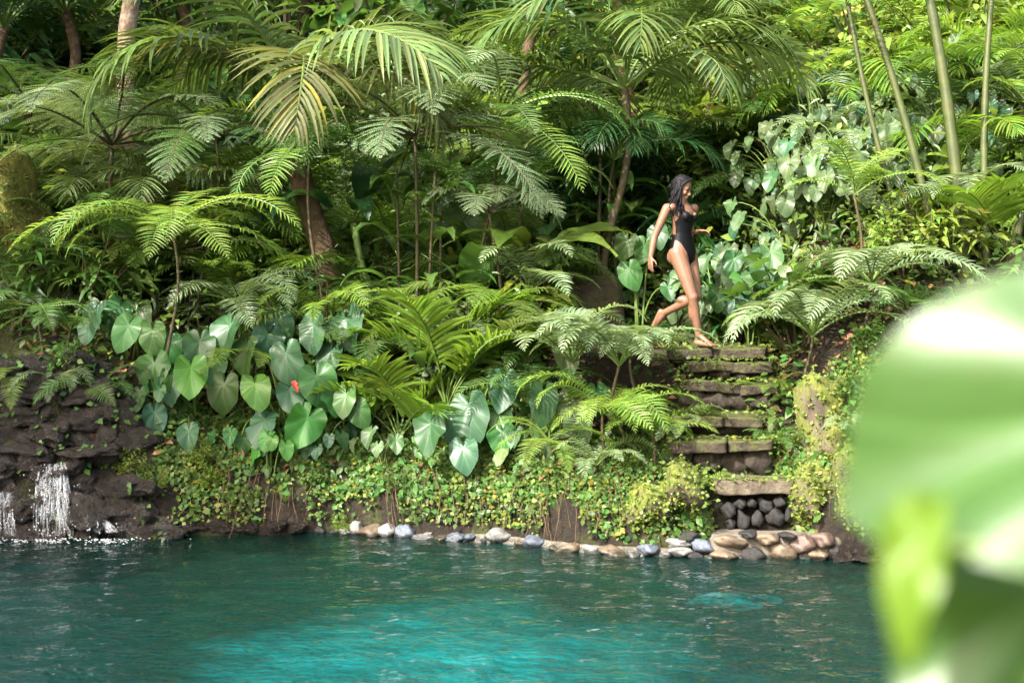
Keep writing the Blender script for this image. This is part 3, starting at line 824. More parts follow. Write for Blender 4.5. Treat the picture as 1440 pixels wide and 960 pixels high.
# edging stones along the waterline
edging = thing('stone_edging', 'row of pale and blue-grey stones along the waterline below the bank', 'edging', (0.0, 13.0, 0))
E0 = Vector((0, 13.0, 0))
EDG = [(449, 742, 16, 14, 'stone_dark'), (470, 744, 18, 12, 'stone_dark'), (486, 743, 18, 12, 'stone_grey'), (502, 738, 17, 22, 'stone_grey'), (520, 743, 34, 20, 'stone_tan'), (546, 741, 24, 24, 'stone_grey'), (571, 744, 27, 26, 'stone_blue'),
       (598, 751, 32, 14, 'stone_grey'), (620, 753, 24, 12, 'stone_tan'), (642, 751, 26, 15, 'stone_blue'), (661, 752, 19, 13, 'stone_blue'), (681, 755, 14, 14, 'stone_grey'), (703, 751, 40, 26, 'stone_grey'), (730, 760, 18, 12, 'stone_tan'),
       (752, 760, 38, 24, 'stone_blue'), (778, 766, 18, 12, 'stone_tan'), (800, 768, 36, 20, 'stone_tan'), (833, 770, 28, 20, 'stone_grey'), (862, 771, 44, 18, 'stone_tan'), (890, 775, 24, 14, 'stone_grey'), (912, 768, 30, 18, 'stone_blue'),
       (938, 776, 24, 14, 'stone_grey'), (955, 758, 38, 16, 'stone_grey'), (957, 771, 36, 16, 'stone_grey'), (990, 762, 32, 20, 'stone_blue'), (979, 775, 22, 14, 'stone_dark'), (1000, 780, 26, 12, 'stone_grey'), (968, 748, 26, 16, 'stone_dark')]
for (x, y, w, h, mt) in EDG:
    X0 = (x - 720) / F_PX * 12.9
    ye = float(np.interp(X0, [-4.75, -3.2, -1.63, -.13, .69, 1.71, 2.74], [13.2, 13.35, 13.55, 13.05, 12.5, 12.24, 12.17])) - .02
    p = px(x, y, ye); p.z = max(p.z - .03, -.01)
    o = obj('stone', PEB[rs.randrange(5)], edging, p - E0, mat=M[mt])
    k = ye / F_PX
    o.scale = (w * k * 1.08, w * k * .8 + .08, h * k * 1.3); o.rotation_euler = (rs.uniform(-.3, .3), rs.uniform(-.3, .3), rs.uniform(-.6, .6))
# mortar bed the stones sit in
mb = MB(); pts = [Vector((x, y, -.035)) for x, y in [(-1.5, 13.56), (-.8, 13.36), (-.13, 13.10), (.69, 12.56), (1.2, 12.40), (1.75, 12.28)]]
mb.tube(pts, [.09, .10, .10, .10, .10, .09], 8, 0)
obj('mortar', mb.mesh('mortar', [M['mortar']], True), edging, -E0)

# ------------------------------------------------------------------ rocks of the cascade
rockwall = thing('rock_face', 'dark wet rock face with tumbled boulders beside the cascade', 'rocks', (-4.3, 13.4, 0))
W0 = Vector((-4.3, 13.4, 0))
WROCK = [rock_mesh('boulder', 440 + k, M['wet_rock'], 4, .6, (1, .9, .7), 12) for k in range(5)]
rr = random.Random(8)
for row in range(8):
    y = 748 - row * 33
    for c in range(9):
        x = -60 + c * 36 + (row % 2) * 16 + rr.uniform(-8, 8)
        if x > 230 - row * 9: continue
        Y = 13.28 + (750 - y) / 250 * .72 + rr.uniform(-.06, .10)
        p = px(x, y + rr.uniform(-5, 5), Y)
        o = obj('boulder', WROCK[rr.randrange(5)], rockwall, p - W0)
        o.scale = (rr.uniform(.34, .72), rr.uniform(.4, .6), rr.uniform(.30, .55)); o.rotation_euler = (rr.uniform(-.5, .5), rr.uniform(-.5, .5), rr.uniform(-3, 3))
for (x, y, w, d) in [(130, 632, .62, -.18), (30, 634, .55, -.16), (85, 660, .5, -.05), (30, 555, .6, -.1), (110, 560, .55, -.05)]:      # flat shelves the water runs over
    Y = 13.28 + (750 - y) / 250 * .72 + d
    o = obj('shelf', WROCK[rr.randrange(5)], rockwall, px(x, y, Y) - W0); o.scale = (w, .5, .17); o.rotation_euler = (.1, rr.uniform(-.12, .12), rr.uniform(-.3, .3))

# dark rocks under the bank to the right of the cascade, and at the right-hand bank
for j, (x, y, w, h, Y) in enumerate([(235, 735, .36, .22, 13.42), (270, 738, .3, .18, 13.45), (308, 737, .34, .2, 13.48), (345, 740, .28, .16, 13.5), (384, 738, .34, .2, 13.52), (420, 741, .26, .16, 13.54)]):
    o = tag(obj('bank_rock', WROCK[j % 5], None, px(x, y, Y)), 'dark damp rock in a row at the waterline below the shady earth bank', 'rock', 'dark rocks along the shady waterline')
    o.scale = (w, .3, h); o.rotation_euler = (0, 0, j * 1.3)
for j, (x, y, w, h, Y) in enumerate([(1200, 772, .34, .32, 12.08), (1228, 770, .3, .4, 12.0), (1262, 775, .4, .4, 11.8), (1300, 778, .4, .36, 11.4), (1345, 790, .45, .4, 11.0)]):
    o = tag(obj('bank_rock', WROCK[(j + 2) % 5], None, px(x, y, Y)), 'dark brown rock at the waterline beyond the cobble ledge', 'rock', 'dark rocks by the cobble ledge')
    o.scale = (w, .35, h); o.rotation_euler = (0, 0, j * 1.7)

# buttresses of mossy earth and rock flanking the stair
for (nm, x, y, Y, sx, sy, sz, lab, mt) in [
        ('mossy_boulder', 955, 690, 12.55, .85, .5, .62, 'overgrown boulder bulging from the bank left of the lowest stair slab', 'moss_rock'),
        ('mossy_boulder', 905, 712, 12.55, .6, .42, .5, 'low mossy boulder in the bank above the pale waterline stones', 'moss_rock'),
        ('mossy_boulder', 1165, 610, 12.8, .62, .6, 1.25, 'tall moss-covered boulder standing right of the stone stair', 'moss_rock'),
        ('mossy_boulder', 1140, 700, 12.48, .38, .4, .75, 'upright mossy rock beside the flat lowest stair slab', 'moss_rock'),
        ('mossy_boulder', 1215, 690, 12.3, .6, .6, .9, 'dark mossy rock above the waterline right of the cobble ledge', 'moss_rock'),
        ('mossy_boulder', 15, 300, 15.0, 1.05, .9, 1.5, 'large boulder thickly covered in golden moss among the shade', 'moss')]:
    o = tag(obj(nm, ROCKS[int(x) % 5], None, px(x, y, Y), mat=M[mt]), lab, 'boulder')
    o.scale = (sx, sy, sz); o.rotation_euler = (.1, .1, x * .37)
o = tag(obj('stone_block', slab_mesh('stone_block', .82, .5, .85, 31, M['step_rock'], .03), None, px(822, 388, 15.4) - Vector((0, -.2, .42))), 'squared stone block with mossy top beside the path behind the woman', 'block')
o.rotation_euler = (0, 0, R(4))

M['sunk'] = solid_mat('pale_sunk_rock', [(.35, (.05, .06, .055)), (.5, (.18, .2, .19)), (.68, (.4, .44, .42))], 4, .9, .3)
o = tag(obj('sunken_rock', ROCKS[2], None, (1.78, 11.55, -.27), mat=M['sunk']), 'pale flat rock lying under the water before the cobble ledge', 'rock'); o.scale = (.85, .6, .22)
# ------------------------------------------------------------------ falling water
def fall_mat():
    m, nt, out = nodes('white_water')
    b = N(nt, 'ShaderNodeBsdfPrincipled', Roughness=0.15); b.inputs['Base Color'].default_value = (.55, .58, .60, 1)
    b.inputs['Specular IOR Level'].default_value = .8
    tr = N(nt, 'ShaderNodeBsdfTransparent'); mx = N(nt, 'ShaderNodeMixShader')
    tc = nt.nodes.new('ShaderNodeTexCoord'); mp = N(nt, 'ShaderNodeMapping'); mp.inputs['Scale'].default_value = (38, 38, 2.2)
    nt.links.new(tc.outputs['Object'], mp.inputs[0])
    f = ramp(nt, noise(nt, 1.0, 4, .7, vec=mp.outputs[0]), [(.46, (0, 0, 0)), (.78, (.7, .7, .7))])
    nt.links.new(f, mx.inputs[0]); nt.links.new(tr.outputs[0], mx.inputs[1]); nt.links.new(b.outputs[0], mx.inputs[2])
    nt.links.new(mx.outputs[0], out.inputs['Surface'])
    return m
M['fall'] = fall_mat()
def drop_mat():
    m, nt, out = nodes('water_drops')
    b = N(nt, 'ShaderNodeBsdfPrincipled', Roughness=0.1); b.inputs['Base Color'].default_value = (.5, .53, .55, 1)
    nt.links.new(b.outputs[0], out.inputs['Surface']); return m
M['drops'] = drop_mat()

def cascade(label, top, bot, wt, wb, Yt, Yb, nst, seed, arc=.12, drops=200):
    drops = int(drops * .4)
    """a sheet of strands leaping from a lip, with flying drops and foam at its foot"""
    rnd = random.Random(seed)
    a, b = px(top[0], top[1], Yt), px(bot[0], bot[1], Yb); b.z = max(b.z, .0)
    t = thing('cascade', label, 'waterfall', (b.x, b.y, 0)); base = Vector((b.x, b.y, 0))
    mb = MB(); db = MB()
    def path(u, off):
        q = a.lerp(b, u); q.z = a.z + (b.z - a.z) * u ** 1.7; q.y -= arc * math.sin(math.pi * min(1, u * .75)) * .6
        w = wt + (wb - wt) * u
        q.x += off * w; return q
    for k in range(nst):
        off = rnd.uniform(-.5, .5); u0 = rnd.uniform(0, .45); u1 = min(1, u0 + rnd.uniform(.3, .8)); w = rnd.uniform(.003, .010)
        pts = []; dy = rnd.uniform(-.05, .05)
        for i in range(7):
            u = u0 + (u1 - u0) * i / 6; q = path(u, off + .04 * math.sin(5 * u + k)); q.y += dy; pts.append(q - base)
        mb.tube(pts, [w * (.25 + math.sin(math.pi * min(1, .1 + i / 6.6))) for i in range(7)], 4, 0)
    for k in range(3 if nst > 40 else 1):        # thin curtains of water between the strands
        o0 = -.36 + .3 * k + rnd.uniform(-.06, .06); vs = []; fs = []
        for i in range(15):
            u = i / 14
            for j in range(7):
                q = path(u, o0 + .26 * j / 6 + .03 * math.sin(4 * u + k)) - base; q.y += .018 * math.sin(j * 2.1 + i * .5 + k) + .02 * k; vs.append(q)
        for i in range(14):
            for j in range(6): a0 = i * 7 + j; fs.append((a0, a0 + 1, a0 + 8, a0 + 7))
        mb.add(vs, fs)
    obj('strands', mb.mesh('strands', [M['fall']], True), t)
    for k in range(drops):
        u = rnd.random() ** .6; q = path(u, rnd.gauss(0, .42)) - base; q.y += rnd.gauss(-.03, .06); q.z += rnd.gauss(0, .02); r = rnd.uniform(.002, .007)
        db.add([q + Vector(v) * r for v in ((1, 0, 0), (-1, 0, 0), (0, 1, 0), (0, -1, 0), (0, 0, 1.6), (0, 0, -1.6))], [(0, 2, 4), (2, 1, 4), (1, 3, 4), (3, 0, 4), (2, 0, 5), (1, 2, 5), (3, 1, 5), (0, 3, 5)])
    tag(obj('drops', db.mesh('drops', [M['drops']]), t), kind='stuff')
    return t
cascade('main white cascade pouring off a rock shelf into the pool', (76, 652), (80, 752), .20, .36, 13.40, 13.12, 90, 1, .16, 420)
cascade('thin broken cascade trickling down the dark rocks at the edge', (8, 690), (10, 754), .12, .2, 13.36, 13.12, 44, 2, .1, 120)
cascade('short low spout splashing between two wet rocks', (122, 714), (150, 748), .06, .24, 13.4, 13.14, 44, 3, .1, 120)
fb = MB(); rf = random.Random(12)
for k in range(420):
    x = rf.choice([rf.gauss(72, 26), rf.gauss(20, 18), rf.gauss(155, 24), rf.gauss(90, 60)])
    Y = 13.16 + .05 * math.sin(x * .07) - abs(rf.gauss(0, .12)) ; X = (x - 720) / F_PX * Y; r = rf.uniform(.003, .012)
    q = Vector((X, Y, .004 + rf.uniform(0, .012)))
    fb.add([q + Vector(v) * r for v in ((1, 0, 0), (-1, 0, 0), (0, 1, 0), (0, -1, 0), (0, 0, .7))], [(0, 2, 4), (2, 1, 4), (1, 3, 4), (3, 0, 4)])
tag(obj('foam', fb.mesh('foam', [M['drops']])), 'white foam on the water at the foot of the cascade', 'foam', kind='stuff')

# ------------------------------------------------------------------ small growth nobody could count
rng = np.random.default_rng(3)
def sample_land(n, xr, yr, zoff=0.03, mask=None, seed=1):
    g = np.random.default_rng(seed)
    X = g.uniform(*xr, n); Y = g.uniform(*yr, n)
    s = pool_dist(X, Y); k = s > 0.04
    sx = np.interp(Y, STAIR_Y, STAIR_X)
    k &= ~((np.abs(X - sx) < .36) & (Y > 12.1) & (Y < 14.3))
    k &= ~((X > 0.7) & (X < 2.5) & (Y > 13.9) & (Y < 14.9))
    if mask is not None: k &= mask(X, Y, s)
    X, Y = X[k], Y[k]
    return np.stack([X, Y, land(X, Y) + zoff], 1)

# creepers hanging on the bank's face (patchy), undergrowth on the slope, leaves far up the hill
P = sample_land(120000, (-3.4, 3.6), (12.1, 15.0), .02, lambda X, Y, s: (s < 1.0) & (fbm(X * 2.2, Y * 2.2, 5, 3) + np.where(X > -.9, .4, .02) > np.where(s < .5, .0, -.25)), 2)
P += rng.normal(0, .025, P.shape) + np.array([0, -.02, .01])
mass('creeping_plants', 'small yellow-green creepers covering the earth bank above the waterline', 'creeper', P[::2], .046, M['ground_leaf'], (SM_V, SM_F), 5, hang=-.5, up=(0, -1, .6), fwd=-.3)
mass('creeping_plants', 'darker green creepers mixed over the earth bank', 'creeper', P[1::2] + np.array([0, 0, .015]), .055, M['shrub'], (SM_V, SM_F), 55, hang=-.5, up=(0, -1, .6), fwd=-.3)
P = sample_land(15000, (-6.5, 6), (13.0, 18), .10, lambda X, Y, s: (s > .45) & (fbm(X * 1.5, Y * 1.5, 15, 3) > -.35), 3)
P[:, 2] += rng.gamma(1.6, .06, len(P))
Q = sample_land(17000, (-6.5, 6), (13.9, 16.6), .15, lambda X, Y, s: (s > .8) & (fbm(X * 1.9, Y * 1.9, 44, 3) > -.1) & ~((X > .2) & (X < 2.7) & (Y < 16)), 33)
Q[:, 2] += rng.gamma(2.0, .20, len(Q))
mass('undergrowth', 'taller tangle of greyish leaves under the palms and tree ferns', 'undergrowth', Q[::2], .11, M['fern_pale'], (LA_V, OV_F), 61)
mass('undergrowth', 'taller tangle of mid green leaves under the palms and tree ferns', 'undergrowth', Q[1::2], .10, M['shrub_lit'], seed=62)
mass('undergrowth', 'low mixed leafy undergrowth on the slope above the bank', 'undergrowth', P, .10, M['shrub'], seed=6)
P = sample_land(16000, (-8, 8), (16, 27), .15, None, 4); P[:, 2] += rng.gamma(2.0, .16, len(P))
mass('hillside_foliage', 'dense tangled foliage covering the hillside behind the palms', 'foliage', P, .17, M['shrub'], seed=7)
P = sample_land(6000, (2.3, 8), (14.5, 24), .2, None, 14); P[:, 2] += rng.gamma(2.0, .2, len(P))
mass('hillside_foliage', 'sunlit yellow-green foliage on the hillside behind the green canes', 'foliage', P, .13, M['shrub_lit'], seed=17)
# moss and fine plants on the buttress boulders
def on_rock(o, n, seed):
    me = o.data; g = np.random.default_rng(seed); bpy.context.view_layer.update(); mw = np.array(o.matrix_world)
    co = np.empty(len(me.vertices) * 3, np.float32); me.vertices.foreach_get('co', co); co = co.reshape(-1, 3)
    q = co[g.integers(0, len(co), n)] + g.normal(0, .02, (n, 3)); q = q * 1.02
    return q @ mw[:3, :3].T + mw[:3, 3]
bl = [o for o in COL.objects if o.name.startswith('mossy_boulder')]
P = np.concatenate([on_rock(o, 1500 if o.data.materials else 900, i) for i, o in enumerate(bl)])
mass('moss_tufts', 'fine mossy tufts and tiny leaves clinging to the boulders', 'moss', P, .034, M['ground_leaf'], (SM_V, SM_F), 8, hang=-.3, up=(0, -1, .8))
# fallen dead leaves on the slope between the plants
M['dead'] = leaf_mat('dead_leaf', (0.20, 0.12, 0.055), tcol=(.3, .16, .05), trans=.15, rough=.8, var=.5)
P = sample_land(5000, (-5, 4), (12.8, 16), .03, lambda X, Y, s: s > .3, 9)
mass('leaf_litter', 'dry brown fallen leaves scattered on the soil', 'leaf litter', P, .09, M['dead'], seed=10, hang=0)

# larger trailing leaves and dry roots hanging down the bank's face
P = sample_land(9000, (-3.4, 3.4), (12.1, 14.6), .04, lambda X, Y, s: (s < .75) & (fbm(X * 1.8, Y * 1.8, 31, 3) > .05), 12)
P += rng.normal(0, .04, P.shape) + np.array([0, -.03, .02])
mass('trailing_plants', 'larger trailing leaves hanging down the earth bank', 'creeper', P, .085, M['shrub'], seed=13, hang=-.7, up=(0, -1, .5), fwd=-.3)
rb = MB(); rq = random.Random(31)
for k in range(240):
    X = rq.uniform(-3.3, 2.9); Yb = 12.0
    ye = float(np.interp(X, [-4.75, -3.2, -1.63, -.13, .69, 1.71, 2.74], [13.2, 13.35, 13.55, 13.05, 12.5, 12.24, 12.17]))
    if 1.5 < X < 2.7 or fbm(np.array([X * 1.3]), np.array([3.0]), 8, 2)[0] < 0: continue
    y0 = ye + rq.uniform(.12, .5); z0 = gz(X, y0) + .04; p = Vector((X, y0, z0)); pts = [p.copy()]
    L = rq.uniform(.12, .45); dx = rq.uniform(-.25, .25)
    for j in range(5):
        p = p + Vector((dx * L / 5 + rq.gauss(0, .006), -.09 * (1 - j / 6), -L / 5)); p.y = min(p.y, ye + .5); pts.append(p.copy())
    rb.tube(pts, [rq.uniform(.002, .005)] * 6, 4)
tag(obj('hanging_roots', rb.mesh('hanging_roots', [M['bark']])), 'thin dry roots and stems hanging over the earth bank', 'roots', kind='stuff')

# mossy litter on the treads, weeds on the wet rocks
g2 = np.random.default_rng(71); PL = []
for (x, y, z, w, d, th, mt) in STEPS:
    n = 90; PL.append(np.stack([g2.uniform(x - w * .55, x + w * .55, n), y + d * np.abs(g2.normal(.1, .35, n)) - .02, np.full(n, z + .012)], 1))
    n = 120; sd = np.where(g2.random(n) < .5, -1, 1); PL.append(np.stack([x + sd * (w * .5 + g2.normal(0, .05, n)), y + g2.uniform(-.03, .4, n), z + g2.normal(-.03, .07, n)], 1))
PL = np.concatenate(PL)
mass('step_weeds', 'tiny weeds and moss growing over the treads of the stair', 'weeds', PL, .045, M['ground_leaf'], (SM_V, SM_F), 72, hang=0)
bpy.context.view_layer.update()
WB = [o for o in rockwall.children if o.name.startswith('boulder')]
P = np.concatenate([on_rock(o, 26, 80 + i) for i, o in enumerate(WB) if o.matrix_world.translation.z > .55 or i % 4 == 0])
mass('rock_weeds', 'sparse weeds clinging to the dark wet rocks', 'weeds', P, .07, M['shrub'], (SM_V, SM_F), 73, hang=-.4, up=(0, -1, .6))

# the bank that turns towards the viewer beyond the near leaves
P = sample_land(16000, (3.2, 8.5), (6.5, 13.2), .04, lambda X, Y, s: fbm(X * 1.6, Y * 1.6, 51, 3) > -.35, 52)
P[:, 2] += rng.gamma(1.5, .05, len(P))
mass('bank_undergrowth', 'leafy undergrowth on the steep bank beyond the near big leaves', 'undergrowth', P, .10, M['shrub'], seed=53)

#          trunk x, y, height, crown offset x, y, dense
CANOPY = [(-13.0, 4.5, 7.6, 2.0, 2.0, True), (-10.5, 14.5, 8.0, 1.9, -4.0, False)]
CAN_LABEL = ['dense tall canopy tree left of the pool shading the cascade', 'tall canopy tree on the slope above the cascade leaning over the pool']

# ------------------------------------------------------------------ plants, one thing each
def crown(x, y, Y, dx=0.0):
    """ground point below a crown seen at (x, y), and the crown's height over it"""
    c = px(x, y, Y); b = Vector((c.x + dx, Y, gz(c.x + dx, Y)))
    return b, c.z - b.z

# --- tree ferns
b, h = crown(238, 322, 13.95)
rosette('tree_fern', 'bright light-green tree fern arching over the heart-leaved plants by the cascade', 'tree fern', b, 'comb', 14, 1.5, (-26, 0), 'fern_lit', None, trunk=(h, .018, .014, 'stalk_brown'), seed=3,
        azlist=[-95, -112, -128, -142, 178, 150, 118, 95, 70, 20, -30, -70, -104, 165], roll=.14)
b, h = crown(160, 205, 15.1)
rosette('tree_fern', 'tall spreading tree fern below the slender brown trunk', 'tree fern', b, 'tree', 15, 1.8, (-42, 12), ['fern_pale', 'fern', 'fern_pale'], None, trunk=(h, .028, .022, 'stalk_brown'), seed=5)
b, h = crown(285, 255, 15.6)
rosette('tree_fern', 'small tree fern tucked under the drooping palm fronds', 'tree fern', b, 'comb', 11, 1.1, (-15, 15), 'fern', None, trunk=(h, .022, .018, 'stalk_brown'), seed=6)
b, h = crown(585, 190, 14.5)
rosette('tree_fern', 'wide feathery tree fern on a thin stem between the two drooping palms', 'tree fern', b, 'tree', 16, 1.8, (-42, 12), ['fern_pale', 'fern', 'fern_pale'], None, trunk=(h, .02, .016, 'stalk_brown'), seed=7)
b, h = crown(735, 268, 15.0)
rosette('tree_fern', 'tree fern with comb-like fronds right of the feathery one', 'tree fern', b, 'comb', 11, 1.15, (-15, 12), 'fern', None, trunk=(h, .018, .014, 'stalk_brown'), seed=8)
b, h = crown(690, 300, 14.6)
rosette('tree_fern', 'low tree fern with hanging greyish fronds above the young palm', 'tree fern', b, 'tree', 10, 1.05, (-35, -5), 'fern_pale', None, trunk=(h, .016, .014, 'stalk_brown'), seed=18)
b, h = crown(40, 150, 16.8)
rosette('tree_fern', 'tree fern rising behind the golden mossy boulder', 'tree fern', b, 'tree', 11, 1.6, (-20, 10), 'fern', None, trunk=(h, .05, .045, 'bark'), seed=9)

b, h = crown(432, 222, 14.45)
rosette('tree_fern', 'leafy tree fern arching in front of the thick brown palm trunk', 'tree fern', b, 'comb', 14, 1.4, (-45, 8), ['fern', 'fern_lit'], None, trunk=(h, .018, .014, 'stalk_brown'), seed=21)
b, h = crown(300, 190, 14.9)
rosette('tree_fern', 'greyish tree fern between the spreading one and the palm trunk', 'tree fern', b, 'tree', 14, 1.5, (-45, 8), ['fern_pale', 'fern'], None, trunk=(h, .018, .014, 'stalk_brown'), seed=22)
b, h = crown(700, 165, 14.9)
rosette('tree_fern', 'slim tree fern beside the palm over the stone block', 'tree fern', b, 'comb', 14, 1.55, (-45, 8), ['fern', 'fern_pale', 'fern_lit'], None, trunk=(h, .018, .014, 'stalk_brown'), seed=23)
b, h = crown(865, 225, 15.9)
rosette('shade_palm', 'dark palm hiding the trunk of the palm over the stone block', 'palm', b, 'palm', 12, 1.3, (-22, 5), 'palm_shaded', None, trunk=(h, .018, .014, 'stalk_brown'), seed=24)

# --- palms
b, h = crown(415, 135, 15.0)
rosette('drooping_palm', 'palm with long drooping fronds on a thick brown trunk', 'palm', b, 'droop', 13, 2.5, (-28, 16), ['palm', 'palm_grey', 'palm', 'palm_old'], None, trunk=(h, .15, .11, 'bark'), seed=12,
        azlist=[-100, -82, -118, -140, 170, 145, 100, 70, 85, 20, -20, -60, 120, -90])
b, h = crown(880, 125, 15.6)
rosette('drooping_palm', 'palm with long drooping fronds over the stone block behind the path', 'palm', b, 'droop', 12, 2.4, (-28, 16), ['palm', 'palm_grey', 'palm'], None, trunk=(h, .045, .04, 'stalk_brown'), seed=13,
        azlist=[-100, -82, -118, -140, 170, 145, 100, 70, 85, 20, -20, -60, 120, -90])
for (x, y, Y, sz, mt, lab, sd) in [
        (90, 18, 19.0, 2.0, 'palm', 'palm fanning its fronds beside the slender brown trunk on the upper slope', 1), (255, 10, 19.5, 2.0, 'palm_grey', 'palm behind the slender brown trunk with sunlit leaflets', 2),
        (5, 40, 18.5, 1.7, 'palm_shaded', 'dark palm on the upper slope above the golden mossy boulder', 3), (770, -15, 17.5, 1.9, 'palm', 'stiff-leaved palm rising above the palm over the stone block', 4),
        (880, -30, 18.5, 1.9, 'palm_grey', 'tall palm on the slope behind the leaning thin canes', 5), (1000, 60, 17.6, 1.5, 'palm', 'palm at the foot of the leaning thin canes', 6)]:
    b, h = crown(x, y, Y)
    rosette('hillside_palm', lab, 'palm', b, 'palm', 13, sz, (-12, 18), mt, 'palms on the upper slope', trunk=(max(.3, h), .09, .07, 'bark'), seed=20 + sd)
# dark clumping palms behind the woman
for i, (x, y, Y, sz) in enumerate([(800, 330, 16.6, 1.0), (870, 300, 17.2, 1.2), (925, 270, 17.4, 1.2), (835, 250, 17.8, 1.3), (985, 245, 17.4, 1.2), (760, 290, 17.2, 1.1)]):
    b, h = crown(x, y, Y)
    rosette('shade_palm', 'dark green palm standing in the deep shade behind the path', 'palm', b, 'palm', 10, sz, (-5, 25), 'palm_shaded', 'dark palms in the shade behind the path', trunk=(max(.3, h), .035, .03, 'stalk_brown'), seed=40 + i)
# young bright palm with several fronds
b = on_ground(628, 14.0)
rosette('young_palm', 'young yellow-green palm with upright ribbed fronds above the heart-leaved clump', 'palm', b + Vector((0, 0, .30)), 'areca', 9, 1.35, (-6, 14), 'palm_lit', None, seed=31, azlist=[62, 84, 100, -70, -100, 20, 130, -150, 75])
b = on_ground(690, 14.2)
rosette('young_palm', 'young grey-green palm beside the yellow-green one', 'palm', b + Vector((0, 0, .28)), 'areca', 7, 1.2, (-10, 5), 'palm_grey', None, seed=32, azlist=[70, 95, 110, 60, -40, 150, 20])
b = on_ground(560, 14.0)
rosette('young_palm', 'young palm with splayed bright fronds left of the yellow-green one', 'palm', b + Vector((0, 0, .15)), 'areca', 8, 1.1, (-20, 4), 'palm_lit', None, seed=33)
b = on_ground(640, 13.72)
rosette('young_palm', 'small vivid green palm seedling directly above the heart-leaved clump', 'palm', b + Vector((0, 0, .12)), 'areca', 6, .6, (-15, 0), 'heart_lit' if False else 'palm_lit', None, seed=34, azlist=[70, 95, 30, -60, 120, 150])
# slender stems of the small trees behind the young palms
for i, (x, Y, top, r, lean) in enumerate([(565, 14.6, 230, .028, -.06), (598, 14.5, 240, .03, .1), (618, 14.7, 250, .026, .02), (600, 14.1, 420, .03, -.05), (840, 16.0, 190, .045, .05), (852, 16.2, 200, .04, .08), (868, 16.1, 210, .035, -.05), (826, 16.4, 220, .03, 0)]):
    b = on_ground(x, Y); ht = px(x, top, Y).z - b.z
    first = i < 4
    t = thing('sapling', 'slender sapling stem with a few leaves rising behind the young palms' if first else 'thin dark stem in the clump behind the stone block', 'sapling', b, 'saplings behind the young palms' if first else 'dark stems behind the stone block')
    r *= .6; mb = MB(); mb.tube([Vector((lean * (k / 8) ** 1.5, .03 * math.sin(k), -.05 + (ht + .05) * k / 8)) for k in range(9)], [r * (1 - .3 * k / 8) for k in range(9)], 7)
    obj('stem', mb.mesh('stem', [M['stalk_brown']], True), t)
    for k in range(9):
        o = obj('leaf', FR['lance'][k % 3], t, Vector((lean * (.5 + .06 * k), 0, ht * (.45 + .06 * k))), mat=M['shrub'])
        o.scale = (.62,) * 3; o.rotation_euler = (R(-20), 0, k * 2.2 + i)

